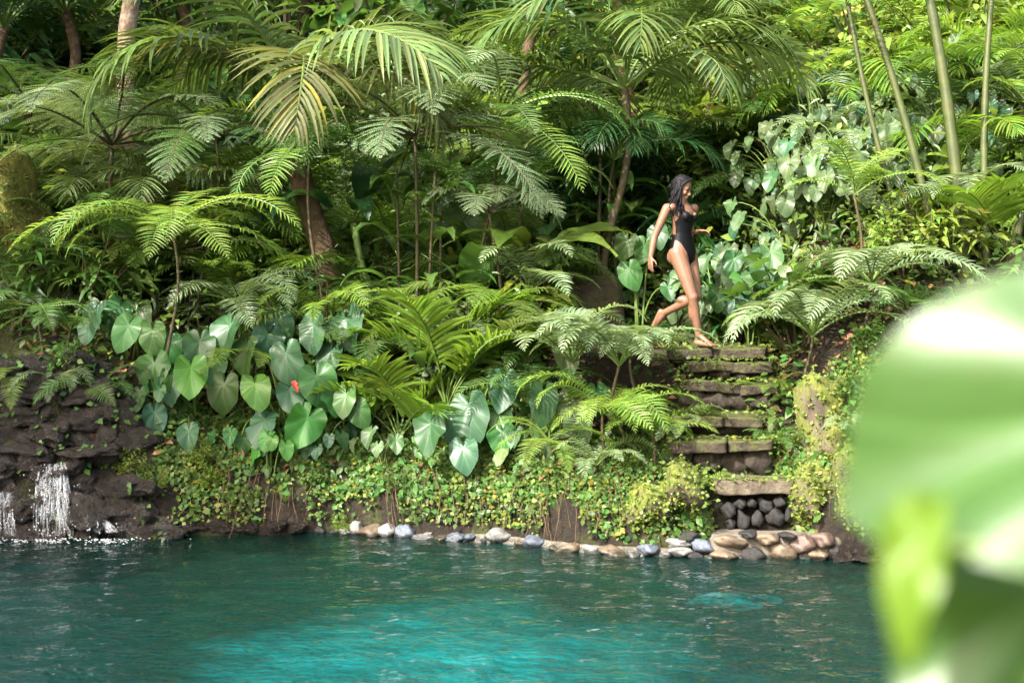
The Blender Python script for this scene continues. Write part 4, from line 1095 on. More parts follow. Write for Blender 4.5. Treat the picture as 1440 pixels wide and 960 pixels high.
# --- ferns
FERNS = [  # photo column, distance, lift, size, kind, fronds, tilt, colour, label
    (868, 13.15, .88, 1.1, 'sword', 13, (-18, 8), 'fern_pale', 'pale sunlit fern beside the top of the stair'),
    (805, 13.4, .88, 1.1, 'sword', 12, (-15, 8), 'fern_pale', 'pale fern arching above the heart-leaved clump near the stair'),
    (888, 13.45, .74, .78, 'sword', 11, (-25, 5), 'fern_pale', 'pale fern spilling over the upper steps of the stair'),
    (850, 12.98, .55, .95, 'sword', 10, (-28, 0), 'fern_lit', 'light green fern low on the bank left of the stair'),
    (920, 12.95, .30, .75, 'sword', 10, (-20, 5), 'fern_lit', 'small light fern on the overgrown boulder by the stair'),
    (745, 13.55, .40, .95, 'sword', 11, (-18, 5), 'fern', 'green fern between the young palms and the pale ferns'),
    (1140, 13.3, .5, 1.2, 'sword', 13, (-30, 0), 'fern_pale', 'large drooping fern on the mossy boulder right of the stair'),
    (1225, 13.3, .42, 1.15, 'sword', 13, (-35, 5), 'fern_pale', 'fern hanging over the bank beside the large drooping fern'),
    (1280, 13.3, .12, .8, 'comb', 11, (-20, 10), 'fern', 'feathery fern at the foot of the green canes'),
    (1205, 12.45, .15, .40, 'sword', 8, (-25, 0), 'fern_pale', 'little fern on the dark mossy rock near the waterline'),
    (360, 14.3, .62, .85, 'comb', 10, (-12, 10), 'fern_lit', 'light fern at the foot of the thick brown palm trunk'),
    (330, 14.8, .40, .75, 'comb', 10, (-15, 10), 'fern', 'fern behind the heart-leaved plants left of the palm trunk'),
    (95, 14.2, .25, .72, 'sword', 10, (-25, 5), 'fern', 'fern on the shady ledge above the wet rocks'),
    (30, 14.6, .3, .85, 'comb', 11, (-30, 0), 'fern_pale', 'pale fern below the golden mossy boulder'),
    (120, 15.3, .5, .95, 'comb', 11, (-15, 10), 'fern', 'fern beside the golden mossy boulder'),
    (500, 14.7, .4, .85, 'comb', 11, (-15, 10), 'fern', 'fern right of the thick brown palm trunk'),
    (1180, 15.5, .5, .9, 'sword', 10, (-20, 10), 'fern_pale', 'pale fern among the climbing leaves behind the leaning canes'),
    (1075, 16.2, .5, 1.0, 'comb', 11, (-15, 10), 'fern', 'fern on the slope behind the woman'),
    (1120, 17.0, .6, 1.1, 'comb', 11, (-15, 10), 'fern_pale', 'pale fern high among the climbing leaves'),
    (420, 16.6, .6, 1.1, 'tree', 11, (-15, 12), 'fern', 'feathery fern behind the palm with the thick trunk'),
    (660, 16.8, .7, 1.2, 'tree', 11, (-15, 12), 'fern', 'feathery fern behind the wide tree fern'),
    (520, 17.4, .8, 1.2, 'comb', 11, (-15, 12), 'fern_lit', 'light fern high on the slope between the palms'),
    (960, 18.2, .9, 1.2, 'comb', 11, (-15, 12), 'fern_lit', 'light fern high on the slope left of the leaning thin canes'),
    (1290, 16.6, .7, 1.1, 'sword', 11, (-15, 12), 'fern_lit', 'sunlit fern behind the thickest green cane'),
    (835, 12.85, .18, .7, 'sword', 10, (-20, 5), 'fern_pale', 'small pale fern on the bank above the low mossy boulder'),
    (870, 13.05, .35, .9, 'sword', 11, (-30, 0), 'fern_lit', 'light fern filling the bank under the pale sunlit fern'),
    (955, 13.05, .15, .6, 'sword', 9, (-20, 8), 'fern_pale', 'small pale fern leaning over the middle steps'),
    (775, 13.2, .25, .8, 'comb', 10, (-25, 5), 'fern_lit', 'light comb-like fern behind the three pale heart leaves'),
    (985, 12.72, .02, .42, 'sword', 8, (-15, 10), 'fern_lit', 'little fern at the left end of the second step'),
    (1085, 12.95, .05, .5, 'sword', 8, (-20, 10), 'fern', 'little fern at the right end of the third step'),
    (1090, 13.45, .1, .55, 'sword', 9, (-20, 10), 'fern_lit', 'little light fern at the right end of the fifth step'),
    (135, 13.85, .12, .7, 'sword', 9, (-35, 0), 'fern', 'fern hanging over the dark rocks beside the heart-leaved plants'),
    (30, 13.95, .1, .75, 'comb', 10, (-40, -5), 'fern_lit', 'light fern hanging over the top of the cascade rocks'),
    (85, 13.9, .1, .6, 'sword', 9, (-40, -5), 'fern_pale', 'pale fern drooping over the main cascade'),
    (470, 14.55, .95, 1.1, 'comb', 11, (-20, 8), 'fern_lit', 'light fern arching in front of the banana-like plant'),
    (545, 14.3, .75, 1.0, 'tree', 11, (-20, 8), 'fern', 'feathery fern among the sapling stems'),
    (690, 14.3, .9, 1.1, 'tree', 11, (-25, 5), 'fern_lit', 'light feathery fern above the young grey-green palm'),
    (165, 14.7, .8, 1.05, 'sword', 11, (-20, 8), 'fern', 'fern between the bright tree fern and the golden mossy boulder'),
    (330, 14.6, 1.0, 1.1, 'comb', 11, (-20, 8), 'fern_pale', 'pale fern in front of the thick brown palm trunk'),
    (60, 14.15, .5, .9, 'comb', 10, (-25, 5), 'fern', 'fern directly above the wet rocks of the cascade'),
    (1110, 14.0, .3, .8, 'sword', 10, (-25, 5), 'fern_lit', 'fern beside the landing right of the woman'),
    (1400, 15.4, .6, 1.0, 'sword', 11, (-20, 10), 'fern_pale', 'pale fern at the foot of the rightmost straight cane')]
for i, (x, Y, lift, sz, kd, n, tl, mt, lab) in enumerate(FERNS):
    b = on_ground(x, Y)
    stem = (lift, .018, .014, 'stalk_brown')
    rosette('fern', lab, 'fern', b, kd, n, sz, tl, mt, None, trunk=stem, seed=60 + i)

# --- heart-leaved plants, leaf by leaf
h_, l_, u_ = 'heart', 'heart_lit', 'heart_blue'
heart_plant('heart-leaved plant with two vivid ribbed leaves below the thick palm trunk', on_ground(400, 14.15), [
    (360, 548, 45, 4, l_, .25), (428, 597, 46, -6, l_, .35), (403, 507, 52, 10, u_, .15), (448, 540, 46, 12, h_, .25), (409, 556, 46, -8, u_, .2), (313, 550, 42, 6, h_, .15), (368, 598, 40, -4, u_, .25),
    (440, 466, 42, 0, u_, .05), (375, 480, 44, -14, u_, .0), (470, 560, 40, 15, h_, .2), (345, 500, 44, -10, h_, .05), (395, 455, 40, 8, u_, -.1), (320, 468, 50, -6, u_, .0)], 14.05, seed=1)
heart_plant('heart-leaved plant with one broad yellow-green leaf under the bright tree fern', on_ground(265, 14.15), [
    (268, 527, 50, 2, l_, .25), (218, 588, 34, 8, u_, .3), (265, 612, 34, -10, u_, .35), (195, 559, 29, 0, h_, .25), (215, 520, 44, -12, h_, .15), (240, 545, 36, 14, u_, .2), (280, 490, 46, 6, u_, .05), (300, 515, 36, 10, h_, .1), (235, 490, 36, -6, h_, .0)], 14.05, seed=2)
heart_plant('dark heart-leaved plant by the stem of the bright tree fern', on_ground(185, 14.3), [
    (177, 466, 46, -6, h_, .2), (214, 473, 40, 8, h_, .2), (128, 450, 46, 4, u_, .2), (165, 440, 38, -14, h_, .0), (196, 440, 34, 10, h_, .0)], 14.2, seed=3)
heart_plant('heart-leaved clump with bluish green leaves above the waterline stones', on_ground(680, 13.75), [
    (605, 606, 58, -14, u_, .35), (661, 580, 52, 2, u_, .3), (707, 546, 50, -4, u_, .2), (703, 588, 42, 10, h_, .25), (652, 637, 40, 2, u_, .4), (706, 616, 40, 8, h_, .35), (732, 620, 26, 0, h_, .2), (640, 592, 38, -20, u_, .25)], 13.65, seed=4)
heart_plant('heart-leaved plant with three pale leaves below the pale ferns', on_ground(785, 13.5), [
    (764, 566, 46, -2, u_, .3), (801, 566, 40, 6, 'vine', .2), (815, 600, 44, 8, 'vine', .4), (795, 505, 34, -10, 'vine', .1), (840, 560, 36, 10, h_, .15)], 13.5, seed=5)
heart_plant('heart-leaved plant beside the thick palm trunk on the young palm side', on_ground(490, 14.2), [
    (488, 458, 46, 2, u_, .1), (485, 562, 40, 4, h_, .35), (505, 580, 34, 12, h_, .35), (462, 500, 40, -8, u_, .1), (515, 500, 34, 6, h_, .05)], 14.1, seed=6)
heart_plant('heart-leaved plant in shade beside the striding woman', on_ground(1060, 14.4), [
    (1045, 395, 34, 4, h_, .1), (1072, 385, 36, -4, u_, .1), (1048, 427, 30, 4, u_, .15), (1085, 360, 34, 8, 'vine', .1), (1030, 370, 30, -10, h_, .0), (1010, 420, 26, 4, h_, -.1), (1095, 400, 30, 10, h_, .1)], 14.3, seed=7)
heart_plant('dark heart-leaved plant behind the woman beside the stone block', on_ground(900, 15.1), [
    (886, 385, 34, 6, h_, .1), (905, 350, 30, -6, h_, .0), (940, 408, 24, 0, h_, .2), (925, 330, 30, 8, u_, -.1), (880, 345, 28, -12, h_, .0)], 15.0, seed=8)
# smaller heart-leaved plants between the big ones
for i, (x, Y, n, mt, lab) in enumerate([(330, 13.9, 9, 'heart', 'small heart-leaved plant between the two big ones below the palm trunk'), (455, 13.9, 9, 'heart_blue', 'small heart-leaved plant at the bank edge below the young palms'), (225, 13.9, 8, 'heart', 'small heart-leaved plant at the bank edge beside the wet rocks'),
        (540, 13.75, 8, 'vine', 'small pale heart-leaved plant left of the bluish clump'), (735, 13.35, 8, 'vine', 'small pale heart-leaved plant right of the bluish clump'), (380, 13.75, 7, 'heart_lit', 'small bright heart-leaved plant hanging on the bank edge')]):
    auto_hearts(lab, on_ground(x, Y), n, .30, .42, .17, mt, None, 'elephant_ear_plant', 150 + i)
# red flower spathe among the big leaves
fl = thing('red_flower', 'single red flower among the big heart leaves', 'flower', on_ground(414, 14.1))
M['red'] = solid_mat('red_spathe', [(.3, (.45, .03, .02)), (.7, (.62, .06, .03))], 6, .3, .1)
o = obj('spathe', HEART[1], fl, mat=M['red']); leaf_orient(o, px(414, 540, 13.78) - fl.location, (.35, -.5, -.6), (.3, -.7, .8), .10); o.scale = (.055, .10, .10)
obj('stalk', stalk_mesh(Vector((0, 0, 0)), px(414, 539, 13.79) - fl.location, .006, .1), fl)

# --- climbing heart leaves over the right-hand bank
g_ = 'climbing plants on the bank behind the canes'
cl = [(1010, 15.0), (1060, 15.4), (1110, 15.0), (1150, 15.5), (1100, 15.9), (1190, 15.1), (1230, 15.5), (1160, 14.7), (1210, 14.6), (1270, 15.0), (1250, 16.0), (1320, 15.6), (1130, 16.5), (1180, 16.3), (1060, 14.75), (1330, 14.6), (1400, 15.0), (1380, 16.2)]
for i, (x, Y) in enumerate(cl):
    auto_hearts('pale climbing plant with heart leaves ' + near_phrase(on_ground(x, Y)), on_ground(x, Y), 30, .62, .95, .185, 'vine', 'climbing plants ' + near_phrase(on_ground(x, Y)), 'climbing_plant', 90 + i, mixm=['vine', 'vine', 'heart_blue', 'vine'])
# big pale leaves behind the canes
for i, (x, y, Y, sz, az_) in enumerate([(1330, 215, 16.0, .75, -95), (1390, 240, 15.8, .8, -80), (1410, 170, 16.6, .9, -100), (1180, 115, 17.2, .9, -95)]):
    b, h = crown(x, y, Y)
    rosette('broadleaf_plant', ['broad-leaved plant behind the thickest green cane', 'broad-leaved plant behind the straight cane', 'tall broad-leaved plant at the top of the sunlit slope', 'banana-like plant with one wide pale blade above the climbing leaves'][i], 'plant', b, 'banana', 7, sz, (-35, -5), 'vine' if i < 3 else 'palm_grey', None, trunk=(max(.2, h - .5), .04, .03, 'stalk'), seed=110 + i, part='leaf')

# --- green canes leaning out of the bank
def cane(label, base_px, top_px, Y, r, group=None, tufts=5, seed=0, dY=.3):
    rnd = random.Random(seed)
    a = px(*base_px, Y); a.z = gz(a.x, a.y); b_ = px(*top_px, Y + dY)
    t = thing('cane', label, 'cane', a, group)
    d = b_ - a; mb = MB(); n = 22; pts = []; rad = []
    for k in range(n + 1):
        u = k / n; p = d * u + Vector((0, 0, -.08 * (1 - u))) + Vector((math.sin(u * 3.1) * .06 * (1 if seed % 2 else -1), 0, 0)); pts.append(p)
        rad.append(r * (1 - .35 * u) * (1.10 if k % 3 == 0 else 1))
    mb.tube(pts, rad, 8)
    obj('stem', mb.mesh('stem', [M['cane']], True), t)
    for k in range(tufts):
        o = obj('leaf', FR['sword'][k % 4], t, pts[-1 - (k % 3)], mat=M['fern_lit']); o.scale = (.9,) * 3; o.rotation_euler = (R(rnd.uniform(-30, 10)), 0, k * 6.28 / max(1, tufts) + seed)
    return t
cane('thick yellow-green cane rising from the bank right of the drooping ferns', (1358, 362), (1296, -60), 13.75, .066, seed=1)
cane('slender straight cane standing right of the thickest one', (1388, 335), (1398, -40), 13.8, .04, seed=2)
cane('leaning grey-green cane left of the thickest one', (1326, 352), (1212, -20), 13.85, .045, seed=3)
cane('thinner leaning cane crossing the grey-green one', (1290, 300), (1190, -10), 13.95, .032, seed=4)
cane('short dark cane near the foreground leaf', (1420, 330), (1452, 140), 13.7, .05, seed=5)
gg = 'thin canes on the upper slope'
for i, (bx, by, tx, ty, Y, r) in enumerate([(1075, 112, 985, -60, 18.0, .055), (1103, 118, 1050, -60, 18.2, .05), (1118, 100, 1112, -60, 18.4, .05), (1128, 80, 1134, -60, 18.6, .045), (1142, 75, 1140, -60, 18.7, .04)]):
    cane(['strongly leaning thin cane on the upper slope', 'slightly leaning thin cane on the upper slope'][i] if i < 2 else 'upright thin cane in the cluster on the upper slope', (bx, by), (tx, ty), Y, r, gg if i >= 2 else None, 3, 10 + i)

# --- strap-leaved plants
for i, (x, Y, lift, sz, n, mt, lab) in enumerate([(1005, 14.9, .25, .8, 12, 'strap', 'dark strap-leaved plant directly behind the woman'), (1030, 14.7, .1, .6, 10, 'strap', 'low strap-leaved plant at the edge of the landing'),
        (1020, 15.6, .6, .9, 12, 'strap', 'tall strap-leaved plant behind the low one at the landing'), (800, 16.2, .3, .8, 12, 'strap', 'strap-leaved plant behind the stone block'), (460, 14.6, .2, .6, 11, 'shrub', 'strap-leaved plant beside the thick palm trunk'),
        (510, 15.2, .5, .9, 9, 'shrub', 'strap-leaved plant between the palm trunk and the saplings'), (970, 16.3, .6, 1.0, 12, 'palm_shaded', 'dark strap-leaved plant in the shade behind the path')]):
    b = on_ground(x, Y)
    rosette('strap_leaf_plant', lab, 'plant', b, 'strap', n, sz, (-18, 6), mt, None, trunk=(lift, .03, .025, 'stalk'), seed=120 + i, part='leaf')
b, h = crown(500, 275, 15.2)
rosette('banana_plant', 'banana-like plant with wide dark blades behind the saplings', 'plant', b, 'banana', 7, .9, (-30, -5), 'shrub_dark', None, trunk=(max(.2, h - .3), .05, .04, 'stalk'), seed=131, part='leaf')

# --- leafy shrubs on the slopes
SHR = [(470, 15.5, 'broad', 1.0, 'shrub', 'leafy shrub behind the thick palm trunk'), (540, 16.2, 'lance', 1.1, 'shrub', 'narrow-leaved shrub behind the banana-like plant'), (330, 16.4, 'broad', 1.1, 'shrub', 'broad-leaved shrub behind the small tree fern'),
       (210, 15.6, 'broad', .9, 'shrub_dark', 'dark shrub behind the bright tree fern'), (90, 15.4, 'heart', .9, 'shrub_dark', 'dark shrub in front of the golden mossy boulder'), (30, 16.4, 'heart', 1.2, 'shrub_dark', 'dark vine-like shrub above the golden mossy boulder'),
       (720, 15.9, 'broad', 1.0, 'shrub', 'shrub behind the comb-like tree fern'), (640, 15.5, 'fine', .9, 'fern_pale', 'fine-leaved shrub behind the saplings'), (1030, 16.8, 'lance', 1.1, 'shrub', 'narrow-leaved shrub behind the strap-leaved plants'),
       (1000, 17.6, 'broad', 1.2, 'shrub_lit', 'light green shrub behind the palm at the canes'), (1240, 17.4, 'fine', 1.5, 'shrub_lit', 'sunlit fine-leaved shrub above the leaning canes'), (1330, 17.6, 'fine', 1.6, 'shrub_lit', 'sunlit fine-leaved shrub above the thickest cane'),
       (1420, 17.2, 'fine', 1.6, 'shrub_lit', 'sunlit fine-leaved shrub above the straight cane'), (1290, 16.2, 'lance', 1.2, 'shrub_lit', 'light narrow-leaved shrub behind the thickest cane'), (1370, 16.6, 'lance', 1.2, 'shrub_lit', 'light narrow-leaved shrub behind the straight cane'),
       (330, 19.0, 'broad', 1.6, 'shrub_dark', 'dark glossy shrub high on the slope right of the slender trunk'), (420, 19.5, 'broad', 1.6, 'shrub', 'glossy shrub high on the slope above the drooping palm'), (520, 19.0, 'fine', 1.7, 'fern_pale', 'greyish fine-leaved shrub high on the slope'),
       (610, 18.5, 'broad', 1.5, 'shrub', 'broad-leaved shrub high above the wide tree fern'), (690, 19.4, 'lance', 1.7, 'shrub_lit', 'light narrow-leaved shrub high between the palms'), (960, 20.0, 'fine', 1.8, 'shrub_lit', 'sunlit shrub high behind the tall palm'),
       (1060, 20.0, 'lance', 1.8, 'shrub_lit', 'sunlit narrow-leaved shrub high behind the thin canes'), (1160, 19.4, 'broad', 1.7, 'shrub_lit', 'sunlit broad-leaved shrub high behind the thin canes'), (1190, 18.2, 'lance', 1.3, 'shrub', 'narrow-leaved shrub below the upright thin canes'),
       (170, 20.5, 'broad', 1.8, 'shrub_dark', 'dark shrub on the top of the slope behind the slender trunk'), (20, 20.5, 'lance', 1.8, 'shrub', 'narrow-leaved shrub on the top of the slope above the dark palm')]
for i, (x, Y, kd, sz, mt, lab) in enumerate(SHR):
    shrub(lab, on_ground(x, Y), kd, sz, mt, None, rz=i * 1.1)
for i, (x, Y) in enumerate([(80, 22), (240, 22), (400, 22.4), (560, 22), (720, 22.4), (880, 22.5), (1040, 22.6), (1200, 22), (1360, 21), (1480, 19), (-40, 20), (160, 24), (480, 24.5), (800, 24.5), (1120, 24.5), (1400, 23.5)]):
    shrub(['broad-leaved mid green', 'narrow-leaved dark green', 'fine-leaved light green'][i % 3] + ' background shrub at the top of the jungle slope', on_ground(x, Y), ['broad', 'lance', 'fine'][i % 3], 2.1, ['shrub', 'shrub_dark', 'shrub_lit'][i % 3], 'shrubs at the top of the slope', rz=i, hs=1.2)

# --- more plants filling the slope
fillr = random.Random(77)
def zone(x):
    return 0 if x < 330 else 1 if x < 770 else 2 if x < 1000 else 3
for Yr_, st in [(14.75, 90), (15.25, 72), (15.75, 72), (16.3, 72), (17.0, 75), (17.8, 80), (18.7, 90), (19.7, 100), (20.9, 105)]:
    x = -30 + fillr.uniform(0, 60)
    while x < 1480:
        Yp = Yr_ + fillr.uniform(-.25, .25); b = on_ground(x, Yp); z = zone(x); u = fillr.random()
        skip = (985 < x < 1330 and Yp < 16.4) or (.3 < b.x < 2.7 and Yp < 16.3) or (Yp < 15.0 and (60 < x < 520 and u < .3)) or pool_dist(np.array([b.x]), np.array([b.y]))[0] < .9
        if not skip:
            fm = [['fern', 'fern', 'fern_lit', 'fern_pale'], ['fern', 'fern_lit', 'fern_pale', 'fern'], ['fern_shaded', 'fern', 'fern_shaded', 'fern_shaded'], ['fern_lit', 'fern_pale', 'fern', 'fern_lit']][z][fillr.randrange(4)]  # shade-coloured copies in the dark zone, more sun-coloured ones on the right
            pm = [['palm', 'palm_grey'], ['palm', 'palm_lit'], ['palm_shaded', 'palm'], ['palm_grey', 'palm_lit']][z][fillr.randrange(2)]
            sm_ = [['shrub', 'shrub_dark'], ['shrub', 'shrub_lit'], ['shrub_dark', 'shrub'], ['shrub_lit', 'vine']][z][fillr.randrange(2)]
            big = 1 + (Yp - 15) * .09
            if u < .40:
                kd = ['comb', 'tree', 'sword'][fillr.randrange(3)]; lb, gp = auto_label('fern', kd, fm, b)
                rosette('fern', lb, 'fern', b, kd, 9, fillr.uniform(.85, 1.25) * big, (-18, 12), fm, gp, trunk=(fillr.uniform(.2, .9), .035, .03, 'stalk_brown'), seed=fillr.randrange(999))
            elif u < .62:
                lb, gp = auto_label('small palm', '', pm, b)
                rosette('slope_palm', lb, 'palm', b, 'palm', 9, fillr.uniform(1.0, 1.5) * big, (-18, 12), pm, gp, trunk=(fillr.uniform(.2, .9), .04, .035, 'stalk_brown'), seed=fillr.randrange(999))
            elif u < .9:
                kd = ['broad', 'lance', 'fine', 'heart'][fillr.randrange(4)]; lb, gp = auto_label('shrub', kd, sm_, b)
                shrub(lb, b, kd, fillr.uniform(.9, 1.3) * big, sm_, gp, rz=fillr.uniform(0, 6))
            elif z < 3:
                lb, gp = auto_label('broad-bladed plant', '', sm_, b)
                rosette('broadleaf_plant', lb, 'plant', b, 'banana', 7, fillr.uniform(.7, 1.1) * big, (-30, 0), sm_, gp, trunk=(fillr.uniform(.1, .5), .035, .03, 'stalk'), seed=fillr.randrange(999), part='leaf')
        x += st * fillr.uniform(.7, 1.3)

lowr = random.Random(5)
for Yr_, st in [(14.0, 62), (14.45, 62), (15.0, 66), (15.6, 72)]:
    x = -20 + lowr.uniform(0, 40)
    while x < 1460:
        Yp = Yr_ + lowr.uniform(-.2, .2); b = on_ground(x, Yp); z = zone(x); u = lowr.random()
        sd_ = pool_dist(np.array([b.x]), np.array([b.y]))[0]
        if sd_ > .75 and not (.2 < b.x < 2.6 and Yp < 16.1) and not (1000 < x < 1300 and Yp > 14.3) and not (x < 520 and Yp < 14.75):
            if u < .55:
                kd = ['comb', 'sword', 'tree'][lowr.randrange(3)]; fm = ['fern', 'fern_pale', 'fern_lit', 'fern'][lowr.randrange(4)] if z != 2 else 'fern_shaded'; lb, gp = auto_label('low fern', kd, fm, b)
                rosette('low_fern', lb, 'fern', b, kd, 9, lowr.uniform(.7, 1.1), (-18, 16), fm, gp, trunk=(lowr.uniform(.2, 1.0), .016, .014, 'stalk_brown'), seed=lowr.randrange(999))
            elif u < .85:
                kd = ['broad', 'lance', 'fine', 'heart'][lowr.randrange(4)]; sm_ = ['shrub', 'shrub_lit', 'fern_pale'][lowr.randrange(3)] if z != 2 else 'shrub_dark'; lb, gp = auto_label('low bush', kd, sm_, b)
                shrub(lb, b, kd, lowr.uniform(.75, 1.15), sm_, gp, rz=lowr.uniform(0, 6), name='low_bush')
            else:
                pm = ['palm', 'palm_grey', 'palm_lit'][lowr.randrange(3)]; lb, gp = auto_label('palm seedling', '', pm, b)
                rosette('young_palm', lb, 'palm', b, 'areca', 7, lowr.uniform(.8, 1.2), (-15, 10), pm, gp, seed=lowr.randrange(999))
        x += st * lowr.uniform(.7, 1.3)

# --- plants on the bank that turns towards the viewer
for i, (x, y) in enumerate([(3.95, 11.7), (4.35, 11.1), (4.9, 11.9), (5.3, 10.9), (4.6, 10.1), (5.7, 12.2), (5.3, 9.2), (6.3, 10.4), (4.7, 8.6), (6.0, 8.0)]):
    b = Vector((x, y, gz(x, y)))
    if i % 2 == 0: rosette('fern', 'fern on the steep bank beside the pool beyond the near big leaves', 'fern', b, ['sword', 'comb'][i % 4 // 2], 10, .85, (-22, 8), ['fern', 'fern_lit'][i % 4 // 2], 'ferns on the side bank', trunk=(.2, .018, .014, 'stalk_brown'), seed=700 + i)
    else: shrub('leafy bush on the steep bank beside the pool beyond the near big leaves', b, ['broad', 'lance'][i % 4 // 2], .8, 'shrub', 'bushes on the side bank', rz=i)

# --- small bank plants
for i, (x, y, Y, sz, mt, kd, lab) in enumerate([(185, 655, 13.5, .30, 'shrub_lit', 'fine', 'small bright leafy plant at the edge of the wet rocks'), (215, 685, 13.45, .24, 'shrub_lit', 'fine', 'vivid little plant low on the bank beside the wet rocks'), (300, 690, 13.6, .26, 'shrub_lit', 'broad', 'little bright plant on the shady bank below the big leaves'),
        (285, 660, 13.7, .28, 'shrub_lit', 'fine', 'tuft of tiny leaves on the shady bank'), (480, 738, 13.5, .16, 'shrub_lit', 'fine', 'round tuft of bright leaves at the first waterline stones'), (560, 690, 13.55, .24, 'shrub', 'fine', 'leafy tuft on the bank above the grey waterline stones'),
        (440, 690, 13.7, .24, 'shrub', 'broad', 'leafy tuft on the bank below the vivid ribbed leaves'), (880, 650, 12.95, .24, 'shrub_lit', 'fine', 'yellowish tuft above the low mossy boulder'), (95, 500, 13.9, .32, 'shrub', 'broad', 'leafy plant hanging over the wet rocks'), (1230, 560, 12.9, .4, 'shrub', 'heart', 'leafy plant under the ferns right of the stair'),
        (1200, 600, 12.75, .3, 'shrub', 'broad', 'leafy plant on the tall mossy boulder'), (940, 600, 13.1, .3, 'shrub_lit', 'lance', 'light leafy plant beside the middle steps')]):
    p = px(x, y, Y); p.z = max(gz(p.x, p.y) - .02, p.z - .5 * sz)
    shrub(lab, p, kd, sz, mt, None, 'bank_plant', rz=i, cat='plant')
# single upright leaf at the waterline
t = thing('seedling', 'single bright leaf standing upright at the waterline stones', 'plant', px(790, 757, 12.75))
for k, (a, s) in enumerate([(25, .26), (-35, .12)]):
    o = obj('leaf', FR['lance'][0], t, mat=M['shrub_lit']); o.scale = (s * 1.2, s, s); o.rotation_euler = (R(10), 0, R(-a - 40))

# --- the slender tree on the upper slope
def tree(label, base, h, r0, r1, crown_r, crown_h, mat, lean=(0, 0), bark='bark', seed=0, nclump=60, per=60, leaf=.24, name='jungle_tree', group=None, off=(0, 0, 0), mesh=None):
    rnd = random.Random(seed); t = thing(name, label, 'tree', base, group)
    mb = MB(); pts = [Vector((lean[0] * (k / 12) ** 1.3 + .05 * math.sin(k * .9 + seed), lean[1] * (k / 12) ** 1.3 + .05 * math.cos(k * .8), -.15 + (h + .15) * k / 12)) for k in range(13)]
    mb.tube(pts, [(r0 + (r1 - r0) * k / 12) * (1 + .05 * math.sin(k * 3)) for k in range(13)], 10)
    top = pts[-1]
    for k in range(9):
        a = k * 2.4 + seed; st = pts[9 + k % 4]
        e = top + Vector((math.cos(a) * crown_r * .75, math.sin(a) * crown_r * .75, crown_h * rnd.uniform(.1, .7)))
        m = st.lerp(e, .5) + Vector((0, 0, .4))
        mb.tube([st * (1 - u) ** 2 + m * 2 * u * (1 - u) + e * u * u for u in np.linspace(0, 1, 7)], [r1 * .6 * (1 - .8 * u) for u in np.linspace(0, 1, 7)], 6)
    obj('trunk', mb.mesh('trunk', [M[bark]], True), t)
    if mesh is None:
        g = np.random.default_rng(seed); P = []; D = []
        for k in range(nclump):
            v = g.normal(0, 1, 3); v /= np.linalg.norm(v); q = v * np.array([crown_r, crown_r, crown_h * .55]) * g.uniform(.25, 1) ** .5 + np.array([0, 0, crown_h * .35])
            n = int(per * g.uniform(.5, 1.4)); o_ = g.normal(0, 1, (n, 3)); o_ /= np.linalg.norm(o_, axis=1, keepdims=True)
            P.append(q + o_ * np.array([.62, .62, .34]) * g.uniform(.2, 1, n)[:, None] * g.uniform(.6, 1.2)); D.append(o_ + np.array([0, 0, -.4]))
        P = np.concatenate(P); D = np.concatenate(D)
        V, F = leaves_np(P, D, np.array([0, 0, 1.0]) + g.normal(0, .5, P.shape), leaf * g.uniform(.6, 1.3, len(P)))
        mesh = np_mesh('crown', V, F, [M[mat]])
    obj('crown', mesh, t, top)['kind'] = 'stuff'
    return t, mesh
b = on_ground(178, 16.9)
tree('slender brown-barked tree standing among the palms on the upper slope', b, 5.5, .11, .09, 1.8, 1.6, 'shrub', (.15, .1), 'bark_pale', 1, 40, 40, .2)

# canopy trees round the pool: their trunks stand beside and behind the view, their crowns shade it
cmesh = {}
for i, (x, y, h, cx, cy, dense) in enumerate(CANOPY):
    tr, cmesh[dense] = tree(CAN_LABEL[i], Vector((x, y, gz(x, y))), h, .15, .05, 3.2, 2.4, 'shrub', (cx, cy), 'bark', 40 + i, 62 if dense else 36, 95 if dense else 60, .26 if dense else .22, 'canopy_tree', None, mesh=cmesh.get(dense))

# ------------------------------------------------------------------ the big leaves close to the camera
near = thing('elephant_ear_plant', 'huge out-of-focus glossy light green leaves close to the viewer', 'plant', (.78, .95, gz(.78, .95)))
NB = Vector(near.location)
NEARH = [heart_mesh('leaf', 260, M['fore'], .80, .30, .08, .25, .20), heart_mesh('leaf', 261, M['fore'], .48, .35, .06, .35, .08), heart_mesh('leaf', 262, M['fore'], .9, .35, .09, .35, .14)]
def near_leaf(k, pos, tip, nrm, size):
    o = obj('leaf', NEARH[k], near, mat=M['fore_tip'] if k == 1 else None); leaf_orient(o, pos - NB, tip, nrm, size)
    obj('stalk', stalk_mesh(Vector((0, 0, 0)), pos - NB, .006, .12), near)
near_leaf(0, px(1678, 562, .90), (-.80, .42, -.28), (-.42, -.75, .50), .26)
near_leaf(1, px(1292, 762, .88), (-.22, -.2, -.9), (-.6, -.75, .1), .078)
near_leaf(2, px(1468, 850, .97), (-.1, -.20, -.9), (-.22, -.93, .25), .2)

# ------------------------------------------------------------------ the woman walking down
PY = 13.95
def pp(x, y, d=0.0): return px(x, y, PY + d)
fwd = Vector((.74, -.67, 0)).normalized(); lft = Vector((-fwd.y, fwd.x, 0)); UPV = Vector((0, 0, 1))

